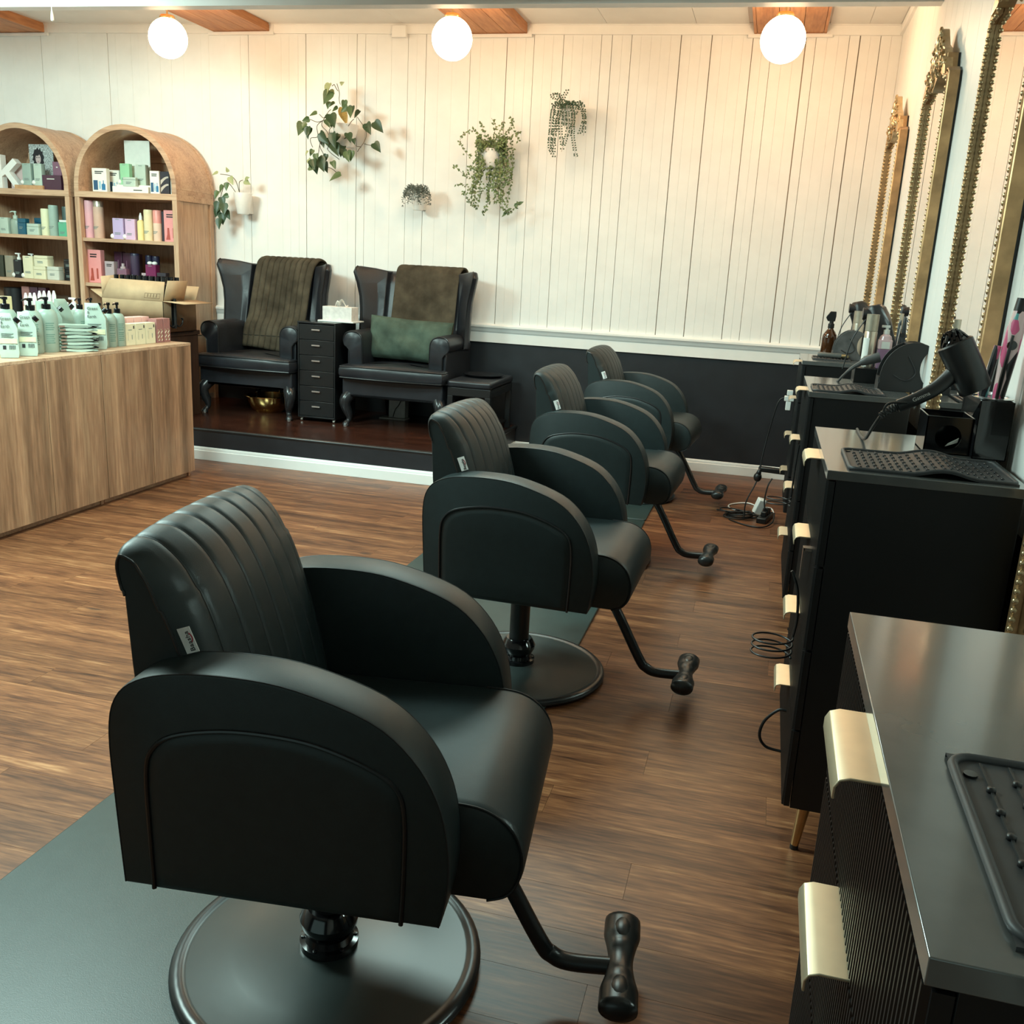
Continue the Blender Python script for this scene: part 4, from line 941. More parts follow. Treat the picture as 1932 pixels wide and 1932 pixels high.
carton('thin dark carton squeezed beside the coral pink box', -4.752, 6.82, z, 0.022, 0.05, 0.230, DKC, 0, (), G2)
carton('coral pink box with brick red picture, rightmost on the upper right shelf', -4.668, 6.80, z, 0.120, 0.05, 0.240, CORALBOX, 0, tp, G2, motif=m_red)
z = SH[2]
carton('large coral pink box with red picture on the third shelf, above the carton', -5.400, 6.80, z, 0.125, 0.05, 0.262, CORALBOX, 0, tp, G3, motif=m_red)
for k in range(3):
    carton(['tall plum carton behind the pink box, leftmost of its three', 'tall plum carton, middle of the three behind the lilac grey box', 'tall plum carton, rightmost of the three behind the mauve bottle'][k], -5.300+0.082*k, 6.97, z, 0.074, 0.05, 0.257-0.006*k, PLUM, 0, [(1, 0.12, 0.6, 0.5, MAU)], G3)
carton('lilac grey carton standing in front of the plum cartons', -5.258, 6.80, z, 0.086, 0.05, 0.177, LGREY, 0, tp, G3)
t = sq_bottle('mauve flat bottle with looped white collar on the third right shelf', -5.145, 6.80, z, 0.090, 0.05, 0.125, MAU, False, G3)
MB().lathe([(0, 0.125), (0.022, 0.125), (0.022, 0.140), (0.012, 0.142), (0.012, 0.166), (0, 0.166)], 14).obj('pump', LGREY, t)
tube_can('dark purple tall can in the middle of the third right shelf', -5.072, 6.86, z, 0.036, 0.250, DPUR, NAV, 0.08, G3)
tube_can('navy tall can left of its twin on the third right shelf', -4.99, 6.93, z, 0.030, 0.240, NAV, None, 0.06, G3)
tube_can('navy tall can right of its twin, behind the magenta bottle', -4.925, 6.93, z, 0.030, 0.236, NAV, None, 0.06, G3)
carton('small pale carton standing before the navy cans', -4.955, 6.82, z, 0.040, 0.04, 0.10, LGREY, 0, (), G3)
t = sq_bottle('magenta flat bottle with two white caps on the third right shelf', -4.868, 6.80, z, 0.096, 0.06, 0.168, MAG, False, G3)
for sx in (-1, 1): MB().ball((sx*0.022, 0, 0.180), 0.022, (1, 1, 0.7), 12, 8).obj('cap', whitep, t, ang=180)
jar('squat charcoal jar, rightmost on the third right shelf', -4.772, 6.80, z, 0.088, 0.06, 0.110, DKC, G3)
z = SH[3]
tube_can('white topped green jar on the lower right shelf, right of the carton', -4.66, 6.80, z, 0.045, 0.15, pm('bottle_green', (70, 92, 80)), whitep, 0.35, None, 'lidded_bottle')
tube_can('yellow and white tub on the bottom right shelf, behind the pink boxes', -4.66, 6.80, 0.42, 0.05, 0.17, pm('butter', (226, 208, 140)), whitep, 0.2, None, 'lidded_tub')
# left cabinet
H1, H2, H3 = 'products in the arch of the left cabinet', 'products on the upper shelf of the left cabinet', 'products on the third shelf of the left cabinet'
z = SH[0]
t = thing('letter_sign', 'large white block letter k with pink faces at the left edge', 'letter', (-6.215, 6.83, z))
b = MB(); d0, d1 = -0.03, 0.03
b.prism([(-0.11, 0.0), (-0.055, 0.0), (-0.055, 0.27), (-0.11, 0.27)], 'y', d0, d1)
b.prism([(-0.055, 0.095), (-0.02, 0.115), (0.075, 0.0), (0.125, 0.018), (0.02, 0.135), (0.105, 0.205), (0.066, 0.242), (-0.055, 0.145)], 'y', d0, d1)
b.obj('letter_face', whitep, t, bevel=0.002)
carton('pale pink block behind the white letter, in the left arch', -6.19, 6.92, z, 0.17, 0.03, 0.19, pm('shell_pink', (220, 196, 192)), 0, (), H1)
t = thing('wooden_riser', 'flat orange wood riser in the left arch', 'riser', (-5.965, 6.81, z)); MB().b2(-0.15, 0.125, -0.05, 0.06, 0, 0.034).obj('board', mat('orange_wood', (0.52, 0.29, 0.14), 0.5), t, bevel=0.003)
t = thing('portrait_card', 'grey card with a portrait of a dark curly haired woman', 'picture', (-6.005, 6.96, z))
MB().b2(-0.118, 0.118, 0, 0.006, 0.0, 0.372).obj('card', mat('grainy_grey_print', (0.42, 0.45, 0.44), 0.6, noise=0.75, scale=90), t)
hm = mat('portrait_hair', (0.02, 0.018, 0.022), 0.7); fm = mat('portrait_skin', (0.60, 0.47, 0.46), 0.6)
def ell(cx, cz, a, c, n=24, f=lambda k: 1): return [(cx+a*f(k)*math.cos(2*PI*k/n), cz+c*f(k)*math.sin(2*PI*k/n)) for k in range(n)]
pf = lambda y0, y1, pts, nm, m: MB().prism(pts, 'y', y0, y1).obj(nm, m, t)
pf(-0.0006, 0, ell(-0.028, 0.262, 0.055, 0.078, 36, lambda k: 1+0.10*math.sin(k*2.1)+0.06*math.sin(k*3.7)), 'portrait_hair', hm)
pf(-0.0008, -0.0002, [(-0.05, 0.15), (0.0, 0.15), (-0.012, 0.22), (-0.038, 0.22)], 'portrait_neck', fm)
pf(-0.0012, -0.0006, ell(-0.030, 0.258, 0.026, 0.040), 'portrait_face', fm)
for sx in (-0.012, 0.010): pf(-0.0016, -0.0012, ell(-0.030+sx, 0.268, 0.006, 0.0035, 10), 'portrait_eye', hm)
pf(-0.0016, -0.0012, ell(-0.031, 0.238, 0.007, 0.003, 10), 'portrait_mouth', mat('portrait_lip', (0.35, 0.12, 0.13), 0.6))
pf(-0.0016, -0.0012, ell(-0.040, 0.292, 0.022, 0.010, 12), 'portrait_fringe', hm)
sq_bottle('grey green flat bottle on the orange riser', -6.010, 6.81, z+0.035, 0.084, 0.05, 0.170, GRY, True, H1)
sq_bottle('pale mint flat bottle on the orange riser, right of the grey green one', -5.902, 6.81, z+0.035, 0.076, 0.05, 0.170, MINTL, True, H1)
carton('wide dark plum box with white print, right in the left arch', -5.765, 6.81, z, 0.180, 0.06, 0.118, PLUM, 0, [(1, 0.5, 0.75, 0.10, WH)], H1)
carton('mauve box standing on the dark plum box in the left arch', -5.722, 6.825, z+0.119, 0.082, 0.05, 0.105, MAU, 0, [(1, 0.2, 0.6, 0.12, WH)], H1)
z = SH[1]
sq_bottle('mint flat bottle at the left edge of the upper left shelf', -6.270, 6.80, z, 0.088, 0.05, 0.130, MINTL, False, H2)
t = pump_bottle('mint pump bottle beside the teal jars on the upper left shelf', -6.166, 6.80, z, 0.044, 0.125, MINTP, MINTL, 0, H2, 0.8, False)
jar('deep teal jar on the upper left shelf, left of its twin', -6.080, 6.79, z, 0.080, 0.06, 0.128, TEAL, H2)
jar('deep teal jar behind, right of the front teal jar', -6.01, 6.90, z, 0.080, 0.06, 0.140, TEAL, H2)
jar('low pale mint jar in the middle of the upper left shelf', -5.972, 6.79, z, 0.118, 0.06, 0.090, MINTL, H2)
tube_can('cream slim can beside the tall grey green can', -5.866, 6.80, z, 0.036, 0.213, pm('pale_cream', (228, 226, 190)), None, 0.05, H2)
tube_can('tall grey green can at the front of the upper left shelf', -5.786, 6.80, z, 0.038, 0.243, pm('sage_grey', (160, 180, 168)), None, 0.05, H2)
tube_can('slate can behind the jade bottle, left of its twin', -5.745, 6.895, z, 0.030, 0.240, pm('slate', (92, 108, 104)), None, 0.05, H2)
tube_can('slate can behind the jade bottle, right of its twin', -5.668, 6.895, z, 0.030, 0.238, MATS['pack_slate'], None, 0.05, H2)
t = sq_bottle('jade green flat bottle with white top, rightmost on the upper left shelf', -5.688, 6.80, z, 0.082, 0.05, 0.112, GRNSQ, False, H2)
MB().b2(-0.035, 0.035, -0.018, 0.018, 0.112, 0.130).obj('cap', whitep, t, bevel=0.003)
z = SH[2]
carton('dark olive carton at the left edge of the third left shelf', -6.345, 6.80, z, 0.080, 0.05, 0.178, OLV, 0, (), H3)
sq_bottle('grey beige flat bottle near the left edge of the third left shelf', -6.248, 6.80, z, 0.082, 0.05, 0.178, GBE, False, H3)
for k, (dx, dy) in enumerate(((0, 0), (0.055, 0.085))):
    t = sq_bottle(['black flat bottle with white pump, front one of the pair', 'black flat bottle with white pump, rear one of the pair'][k], -6.163+dx, 6.80+dy, z, 0.078, 0.05, 0.148, BLK, k == 0, H3)
    MB().lathe([(0, 0.148), (0.016, 0.148), (0.016, 0.168), (0.008, 0.17), (0.008, 0.195), (0, 0.195)], 12).b2(-0.03, 0.012, -0.008, 0.008, 0.192, 0.202).obj('pump', whitep, t)
sq_bottle('ivory flat bottle with ball cap on the third left shelf', -6.058, 6.80, z, 0.098, 0.05, 0.183, CRM2, True, H3)
jar('ivory jar at the bottom of the pair on the third left shelf', -5.938, 6.80, z, 0.122, 0.075, 0.103, CRM2, H3)
jar('ivory jar stacked on top of its twin', -5.922, 6.81, z+0.1035, 0.135, 0.085, 0.088, CRM2, H3)
jar('grey white jar right of the ivory stack', -5.806, 6.80, z, 0.118, 0.07, 0.108, pm('grey_white', (206, 206, 192)), H3)
jar('black jar at the bottom of the pair, rightmost on the third left shelf', -5.698, 6.85, z, 0.088, 0.06, 0.088, BLK, H3)
jar('black jar on top of its twin, rightmost on the third left shelf', -5.698, 6.85, z+0.0885, 0.086, 0.06, 0.086, BLK, H3)
z = SH[3]
tube_can('round dark gloss tin at the left edge of the fourth left shelf', -6.28, 6.85, z, 0.085, 0.27, BLK, None, 0.1, None, 'dark_tin')
for k in range(3): carton(['rosy plum tall carton, leftmost on the fourth left shelf', 'dark plum tall carton, middle on the fourth left shelf', 'dark plum tall carton, rightmost on the fourth left shelf'][k], -6.13+0.085*k, 6.83, z, 0.074, 0.05, 0.285, [MROS, PLUM, PLUM][k], 0, [(1, 0.1, 0.6, 0.6, LGREY)], 'cartons on the fourth left shelf')

# ------------------------------------------------------------------ things on the counter
GP = 'mint pump bottles with black pumps on the counter'
z = CT
pump_bottle('large mint pump bottle standing just left of the flat pouch stack', -3.770, 4.325, z, 0.056, 0.232, MINTP, glossblack, R(60), GP)
pump_bottle('large mint pump bottle between the front pouch and the next bottle', -3.772, 4.212, z, 0.056, 0.228, MINTP, glossblack, R(60), GP)
pump_bottle('large mint pump bottle behind the front pouches, near the left edge', -3.860, 4.135, z, 0.056, 0.232, MINTP, glossblack, R(60), GP)
pump_bottle('large mint pump bottle at the extreme left edge of the counter', -3.880, 4.025, z, 0.054, 0.235, MINTP, glossblack, R(60), GP)
for k in range(3):
    pump_bottle('smaller mint pump bottle, '+['leftmost of the three beside the white boxes', 'middle one of the three beside the white boxes', 'rightmost of the three, touching the white boxes'][k], -3.735, 4.705+0.077*k, z, 0.0435, 0.195, MINTP, glossblack, R(70), GP, 0.85)
for k in range(2):
    pump_bottle('smaller mint pump bottle in the second row, '+['left one behind the upright pouch', 'right one behind the leftmost of three'][k], -3.865, 4.70+0.095*k, z, 0.0435, 0.215, MINTP, glossblack, R(70), GP, 0.85)
pouch('upright mint refill pouch at the left edge, cut by the picture border', -3.705, 3.975, z, 0.092, 0.222, R(42), MINTL)
pouch('upright mint refill pouch with black angled spout, second from the left', -3.700, 4.098, z, 0.092, 0.225, R(42), MINTL)
pouch('mint refill pouch behind the flat stack, left one', -3.870, 4.455, z, 0.14, 0.262, R(48), MINTP, full=False)
pouch('glossy mint refill pouch behind the flat stack, middle one', -3.880, 4.580, z, 0.105, 0.272, R(70), MINTP, full=False)
pouch('mint refill pouch with cream band, right behind the flat stack', -3.700, 4.62, z, 0.118, 0.258, R(40), MINTL)
for k in range(8):
    t = thing('flat_pouch', ['bottom', 'second lowest', 'third lowest', 'fourth from the bottom', 'fourth from the top', 'third from the top', 'second from the top', 'topmost'][k]+' flat mint pouch of the stack on the counter', 'pouch', (-3.700+rnd.uniform(-0.004, 0.004), 4.455+rnd.uniform(-0.004, 0.004), z+0.0185*k), R(48+rnd.uniform(-3, 3)), 'flat pouches stacked on the counter')
    r = random.Random(k)
    def fz(u, s_): return 0.009+s_*(0.0078*(1-abs(2*u-1)**2.5)**0.6)+0.0014*math.sin(u*7+k)
    n = 14; xs = [-0.085+0.17*i/n for i in range(n+1)]
    MB().loft([[(x, -0.05, fz(i/n, -1)), (x, 0.055, fz(i/n, -1)), (x, 0.055, fz(i/n, 1)), (x, -0.05, fz(i/n, 1))] for i, x in enumerate(xs)]).obj('bag', [MINTL, MINTP][k % 2], t, ang=50)
    MB().b2(-0.083, -0.055, -0.0512, -0.0495, 0.004, 0.014).obj('bag_seal', mat('brown_seal', (0.25, 0.16, 0.12), 0.5), t)
    MB().prism([(0.055, 0.003), (0.105, 0.002), (0.112, 0.008), (0.095, 0.013), (0.055, 0.015)], 'y', -0.046, 0.03).obj('spout_fold', glossblack if k % 2 else MINTP, t, bevel=0.002)
for k in range(3):
    t = carton('white box with small grey print, '+['leftmost of the three on the counter', 'middle of the three on the counter', 'rightmost of the three, touching the rose boxes'][k], -3.735, 4.935+0.098*k, z, 0.094, 0.055, 0.128, CRM2, PI/2, [(1, 0.4, 0.72, 0.05, inkgrey)], 'white boxes on the counter')
    MB().b2(0.028, 0.038, -0.0282, -0.0276, 0.098, 0.116).obj('printed_emblem', ink, t); MB().b2(0.012, 0.017, -0.0282, -0.0276, 0.035, 0.062).obj('printed_mark', inkgrey, t); MB().b2(-0.028, -0.018, -0.0282, -0.0276, 0.03, 0.08).obj('printed_mark', pm('pale_print', (206, 200, 172)), t)
for k in range(5):
    carton('blush pink box in the row behind the white boxes, '+['leftmost', 'second from left', 'third from left', 'fourth from left', 'rightmost'][k], -3.815, 4.885+0.075*k, z, 0.070, 0.07, 0.158, PKB, PI/2, (), 'blush boxes behind the white boxes')
for k in range(2):
    t = carton('dusty rose box with white script, '+['left one at the counter end', 'right one at the counter end'][k], -3.735, 5.222+0.073*k, z, 0.068, 0.06, 0.148, MROS, PI/2, (), 'rose boxes at the counter end')
    for c_ in range(2):
        pts = [(-0.016+0.030*c_+0.007*math.sin(q*1.55), -0.0308, 0.012+0.0065*q) for q in range(12)]
        MB().tube(pts, 0.0036, 5, flat=0.25).obj('printed_script', CRM2, t)
for k in range(7):
    y_ = [4.425, 4.458, 4.49, 4.530, 4.565, 4.605, 4.642][k]
    t = thing('nozzle_bottle', 'slim white nozzled bottle standing behind the mint bottles, '+['leftmost of seven', 'second from the left', 'third from the left', 'fourth from the left', 'fifth from the left', 'sixth from the left', 'rightmost of seven'][k], 'bottle', (-3.985, y_, z), 0, 'slim nozzle bottles behind')
    h = 0.225 if k < 3 else 0.235
    MB().lathe([(0, 0), (0.015, 0), (0.015, h), (0.009, h+0.01), (0, h+0.01)], 12).obj('body', [CREAM, CREAM, BEIGEP, CORAL, CORAL, CORAL, CORAL][k], t); MB().lathe([(0, h+0.01), (0.0115, h+0.01), (0.011, h+0.05), (0.005, h+0.075), (0, h+0.076)], 12).obj('nozzle', whitep, t)
carton('tall cream carton behind the pump bottles at the left edge', -3.99, 4.23, z, 0.13, 0.06, 0.285, pm('straw', (222, 206, 158)), PI/2, (), None)
jar('round coral jar behind the pouches on the counter', -3.985, 4.70, z, 0.06, 0.06, 0.245, CORAL, None, whitep)
t = thing('pump_bottle', 'mint bottle with small white pump, behind the middle pouch', 'bottle', (-3.985, 4.80, z))
MB().lathe([(0, 0), (0.035, 0), (0.035, 0.20), (0.014, 0.22), (0, 0.22)], 16).obj('body', MINTL, t); MB().lathe([(0, 0.22), (0.014, 0.22), (0.014, 0.24), (0.006, 0.242), (0.006, 0.262), (0, 0.262)], 12).b2(-0.03, 0.014, -0.007, 0.007, 0.258, 0.268).obj('pump', whitep, t)
t = thing('black_hook', 'black upright hook holder beside the open carton', 'hook', (-4.14, 6.02, 0.90))
MB().tube([(0, 0, 0.0), (0, 0, 0.21)], 0.012, 8).b2(-0.016, -0.012, -0.02, 0.02, 0.0, 0.2).obj('post', plasticblack, t)
for s in (-1, 1): MB().tube(cr([Vector((0, 0, 0.03)), Vector((0.004, s*0.04, 0.012)), Vector((0.004, s*0.075, 0.03)), Vector((0.004, s*0.085, 0.06)), Vector((0.004, s*0.07, 0.068))], 5), 0.006, 8).obj('prong', plasticblack, t)

# ------------------------------------------------------------------ wall plants
leafmesh = {}
def leaf_mesh(kind, m):
    """leaf of unit length along +y, face towards +z"""
    if (kind, m.name) in leafmesh: return leafmesh[(kind, m.name)]
    if kind == 'heart': wd = [(0, 0.0), (0.02, 0.20), (0.10, 0.33), (0.25, 0.38), (0.45, 0.32), (0.65, 0.21), (0.85, 0.09), (1.0, 0.0)]; y0 = [-0.0, -0.06, -0.04, 0, 0, 0, 0, 0]
    else: wd = [(0, 0.0), (0.08, 0.10), (0.22, 0.20), (0.4, 0.24), (0.6, 0.20), (0.8, 0.11), (1.0, 0.0)]; y0 = [0]*7
    b = MB(); rows = []
    for (y, w), dy in zip(wd, y0):
        bend = -0.16*y*y
        rows.append([b.bm.verts.new((-w, y+dy, bend+0.30*w)), b.bm.verts.new((-w*0.5, y+dy*0.5, bend+0.10*w)), b.bm.verts.new((0, y, bend)), b.bm.verts.new((w*0.5, y+dy*0.5, bend+0.10*w)), b.bm.verts.new((w, y+dy, bend+0.30*w))])
    for r0, r1 in zip(rows, rows[1:]):
        for i in range(4):
            b.bm.faces.new((r0[i], r0[i+1], r1[i+1], r1[i]))
    me = b.mesh('leaf', 80); me.materials.append(m); leafmesh[(kind, m.name)] = me; return me
def add_leaf(t, base, ang, ln, m, kind='heart', tilt=0.4, roll=0.0):
    """ang: direction in the wall plane (0 = right, 90 = up); tilt: how far the tip leans out of the wall"""
    o = bpy.data.objects.new('leaf', leaf_mesh(kind, m)); COL.objects.link(o); o.parent = t
    d = Vector((math.cos(R(ang)), -math.sin(tilt)*0.8, math.sin(R(ang)))).normalized()
    n = Vector((0.12*math.sin(roll*3), -1, 0.45)); x = d.cross(n).normalized(); n = x.cross(d)
    M = Matrix((x, d, n)).transposed().to_4x4() @ Matrix.Rotation(roll, 4, 'Y') @ Matrix.Scale(ln, 4)
    o.matrix_local = Matrix.Translation(base) @ M
    return o
def wall_pot(t, r0, r1, h, y, m=potw):
    o = MB().lathe([(0, 0), (r0*0.9, 0), (r0, 0.008), (r1, h-0.004), (r1*0.985, h), (r1*0.92, h), (r1*0.88, h-0.012), (0, h-0.012)], 28, (0, y, 0)).obj('pot', m, t)
    MB().lathe([(0, h-0.014), (r1*0.89, h-0.014), (r1*0.89, h-0.010), (0, h-0.008)], 20, (0, y, 0)).obj('soil', mat('potting_soil', (0.03, 0.022, 0.015), 0.95), t)
    MB().b2(-0.02, 0.02, y+r1*0.7, YB-t.location.y, 0.01, h*0.9).obj('wall_bracket', m, t)
    return o
# big pothos; positions taken off the wall in metres (x right, z up) about the pot
def PA(u, v):   # u, v measured on the plant, 8.78 units per cm-ish; converts to local metres
    px, py = 560+u/8.78, 140+v/8.78
    return (0.004439*px+2.6e-05*py-6.217683+3.325, 6.7e-05*px-0.003826*py+3.302198-2.290)
t = thing('trailing_pothos', 'large trailing pothos with heart shaped leaves in a white wall pot', 'plant', (-3.325, 7.12, 2.290), group='plants on the white wall')
wall_pot(t, 0.062, 0.105, 0.16, 0.0)
Lp = [(640, 190, 255, 200, 'l'), (700, 215, 240, 150, 'l'), (760, 180, 20, 80, 'l'), (650, 320, 250, 230, 'm'), (700, 330, 200, 170, 'l'), (620, 480, 260, 120, 'm'), (690, 490, 215, 130, 'm'), (830, 450, 300, 130, 'm'), (880, 470, 250, 110, 'm'),
      (960, 580, 215, 150, 'm'), (1010, 590, 280, 170, 'm'), (1040, 570, 260, 190, 'd'), (1090, 620, 235, 150, 'd'), (680, 700, 300, 250, 'd'), (780, 560, 300, 300, 'y'), (720, 560, 210, 120, 'm'), (600, 710, 280, 180, 'm'), (560, 760, 300, 160, 'm'),
      (400, 660, 195, 140, 'm'), (245, 745, 200, 130, 'm'), (200, 830, 260, 220, 'm'), (270, 840, 225, 150, 'm'), (240, 880, 255, 170, 'm'), (320, 900, 265, 200, 'd'), (350, 920, 250, 150, 'd'), (180, 860, 240, 140, 'm'),
      (470, 1010, 280, 220, 'd'), (500, 1000, 310, 230, 'd'), (560, 1060, 290, 200, 'm'), (720, 1000, 280, 260, 'd'), (780, 1010, 250, 130, 'd'), (870, 1000, 220, 140, 'd'), (940, 1000, 300, 180, 'd'), (980, 1070, 290, 110, 'd'),
      (660, 1150, 280, 150, 'd'), (720, 1180, 300, 220, 'd'), (760, 1150, 285, 230, 'd'), (850, 1260, 285, 150, 'd'), (930, 1300, 290, 190, 'm'), (1020, 1290, 260, 170, 'm'), (310, 1260, 250, 120, 'm'), (260, 1290, 240, 90, 'l'),
      (440, 1350, 280, 140, 'm'), (460, 1400, 300, 260, 'd'), (560, 1340, 260, 130, 'd'), (390, 1440, 290, 190, 'd'), (330, 1450, 300, 240, 'd'), (250, 1420, 300, 130, 'l'), (300, 1540, 330, 130, 'm'), (290, 1570, 350, 140, 'm'), (650, 1460, 310, 140, 'm'), (690, 1480, 290, 120, 'm'),
      (1210, 830, 300, 210, 'd'), (1360, 815, 315, 220, 'd'), (1330, 1150, 315, 200, 'd'), (840, 1690, 205, 220, 'm'), (530, 1480, 290, 180, 'd')]
mm = {'d': leafdk, 'm': leafmd, 'l': leaflt, 'y': leafyl}
rl = random.Random(5)
for u, v, a, ln, k in Lp:
    x, zz = PA(u, v)
    add_leaf(t, (x, -0.05-rl.uniform(0.0, 0.10), zz), a, ln/8.78*0.0044*0.95, mm[k], 'heart' if k != 'y' else 'long', rl.uniform(0.1, 0.6), rl.uniform(-0.7, 0.7))
st = MB()
for path in ([(780, 520), (770, 400), (735, 280), (740, 190)], [(740, 300), (690, 200), (620, 210)], [(1000, 760), (930, 860), (800, 905), (700, 830)], [(1060, 730), (1150, 850), (1185, 1000), (1170, 1160), (1050, 1290)], [(1170, 1160), (1250, 1185), (1320, 1180)], [(1180, 900), (1240, 890), (1300, 860)],
             [(620, 600), (520, 740), (410, 670)], [(560, 760), (420, 810), (250, 750)], [(540, 760), (400, 880), (380, 1040), (300, 1080), (305, 1220)], [(560, 700), (480, 860), (540, 960), (620, 1100), (560, 1240)], [(560, 1240), (640, 1330), (740, 1420)], [(560, 1560), (640, 1580), (720, 1670)], [(480, 1050), (450, 1220), (480, 1340)], [(620, 900), (610, 1000), (640, 1120)], [(460, 1100), (420, 1350), (330, 1450)], [(1120, 1215), (1060, 1210), (1010, 1180)]):
    st.tube([(p.x, -0.075-0.02*math.sin(i*0.5), p.y) for i, p in enumerate(cr([Vector(PA(*q)) for q in path], 5))], 0.0026, 5)
st.obj('vines', stemm, t)
# small pothos near the arched cabinet
t = thing('small_pothos', 'small pothos with pale new leaves in a round white wall pot', 'plant', (-4.225, 7.12, 1.758), group='plants on the white wall')
wall_pot(t, 0.048, 0.075, 0.165, 0.0)
for x, zz, a, ln, m_ in ((-0.19, 0.30, 195, 0.075, leaflt), (-0.10, 0.31, 100, 0.05, leaflt), (-0.08, 0.27, 300, 0.09, leaflt), (0.03, 0.25, 330, 0.09, leaflt), (0.05, 0.26, 20, 0.05, leaflt), (-0.15, 0.20, 240, 0.09, leafmd), (-0.12, 0.22, 270, 0.08, leafmd), (-0.20, 0.15, 250, 0.09, leafmd), (-0.17, 0.10, 290, 0.10, leafdk), (-0.20, 0.06, 260, 0.12, leafdk), (-0.15, 0.05, 280, 0.12, leafdk), (-0.21, 0.0, 250, 0.09, leafdk), (-0.18, -0.03, 275, 0.12, leafdk), (-0.15, -0.01, 300, 0.10, leafdk), (-0.20, -0.08, 270, 0.11, leafdk), (-0.12, 0.12, 200, 0.07, leafmd)):
    add_leaf(t, (x+0.02, -0.04-rl.uniform(0, 0.05), zz*0.92+0.03), a, ln*0.8, m_, 'heart', rl.uniform(0.1, 0.6), rl.uniform(-0.6, 0.6))
st = MB()
for path in ([(0.0, 0.16), (-0.03, 0.25), (-0.08, 0.29), (-0.17, 0.30)], [(0.0, 0.16), (0.0, 0.24), (0.03, 0.26)], [(-0.03, 0.16), (-0.11, 0.24), (-0.16, 0.16), (-0.18, 0.05), (-0.17, -0.08)]):
    st.tube([(p.x, -0.05, p.y) for p in cr([Vector(q) for q in path], 6)], 0.0028, 5)
st.obj('vines', stemm, t)
# fine-leaved plants: foliage too small to pick apart leaf by leaf
def fine_leaf(b, p, d, ln, w, r):
    d = Vector(d).normalized(); s = d.cross(Vector((r.uniform(-0.3, 0.3), -1, r.uniform(-0.2, 0.5)))).normalized()
    p = Vector(p); q = [p, p+d*ln*0.45+s*w, p+d*ln, p+d*ln*0.45-s*w]
    v = [b.bm.verts.new(x) for x in q]; b.bm.faces.new(v)
def PB(px, py): return (0.004141*px+0.000176*py-6.031339+2.142, 9.6e-05*px-0.003743*py+3.258642-2.165)
t = thing('climbing_fig', 'airy vine plant spilling in a long column over its wall pot', 'plant', (-2.142, 7.12, 2.165), group='plants on the white wall')
wall_pot(t, 0.05, 0.085, 0.13, 0.0)
b = MB(); sb = MB(); r = random.Random(11)
def strand(pts, step=0.013, ln=0.030, dep=0.03, w=0.0075, dense=2):
    P = cr([Vector((*PB(*q), 0)) for q in pts], 8)
    P = [Vector((p.x, -dep-0.03*math.sin(i*0.35), p.y)) for i, p in enumerate(P)]
    sb.tube(P, 0.0012, 4)
    acc = 0
    for a, c in zip(P, P[1:]):
        acc += (c-a).length
        while acc > step:
            acc -= step
            for _ in range(dense):
                an = r.uniform(0, 2*PI); fine_leaf(b, a+Vector((r.gauss(0, 0.004), r.gauss(0, 0.012), r.gauss(0, 0.004))), (math.cos(an), r.uniform(-0.6, 0.3), math.sin(an)-0.2), ln*r.uniform(0.6, 1.1), w, r)
for k in range(26):
    x0 = r.uniform(905, 962); y0 = r.uniform(258, 275); x1 = x0+r.gauss(0, 9); dx = r.choice([0, 0, -6, 5])
    strand([(x0*0.6+930*0.4, 285), (x0, y0), (x1, 310), (x1+dx-4, r.uniform(330, 395))], 0.016, 0.024, r.uniform(0.02, 0.11))
for pts in ([(925, 280), (905, 250), (880, 252), (876, 275), (890, 300)], [(930, 275), (915, 240), (908, 233)], [(935, 270), (940, 245), (930, 225)], [(945, 270), (952, 240), (950, 230)], [(950, 272), (965, 245), (968, 225), (975, 245)], [(955, 275), (975, 255), (980, 250), (982, 270)], [(915, 300), (900, 335), (880, 330), (868, 318), (857, 312)],
            [(915, 330), (895, 360), (880, 350), (866, 350)], [(920, 350), (905, 390), (890, 385), (885, 370), (875, 362)], [(955, 300), (968, 330), (965, 345)], [(950, 320), (966, 345), (962, 370), (960, 395)], [(945, 370), (960, 400), (975, 392), (986, 385)], [(930, 380), (918, 400), (912, 405)]):
    strand(pts, 0.020, 0.024, 0.06)
o = b.obj('foliage', vineleaf, t, ang=180, fix=False); o['kind'] = 'stuff'
sb.obj('stems', stemm, t)
for px, py, a in ((962, 402, 215), (966, 398, 200), (970, 394, 210), (974, 390, 30), (980, 387, 25)):
    x, zz = PB(px, py); add_leaf(t, (x, -0.06, zz), a, 0.055, leafmd, 'long', 0.3, 0.3)
def PCc(px, py): return (0.003932*px+0.000243*py-5.840405+1.578, 5.1e-05*px-0.003592*py+3.263038-2.475)
t = thing('string_of_pearls', 'bead leaved trailing plant in the highest wall pot, right of the others', 'plant', (-1.578, 7.12, 2.475), group='plants on the white wall')
wall_pot(t, 0.045, 0.070, 0.12, 0.0)
b = MB(); sb = MB(); r = random.Random(4)
def pearls(pts, dep, rad=0.0058):
    P = cr([Vector((*PCc(*q), 0)) for q in pts], 10); P = [Vector((p.x, -dep, p.y)) for p in P]
    sb.tube(P, 0.0011, 4); acc = 0
    for a, c in zip(P, P[1:]):
        acc += (c-a).length
        while acc > 0.017:
            acc -= 0.017
            for s in (-1, 1): b.ball(a+Vector((s*0.010, r.gauss(0, 0.004), 0.002)), rad, (1.0, 0.8, 1.0), 6, 4)
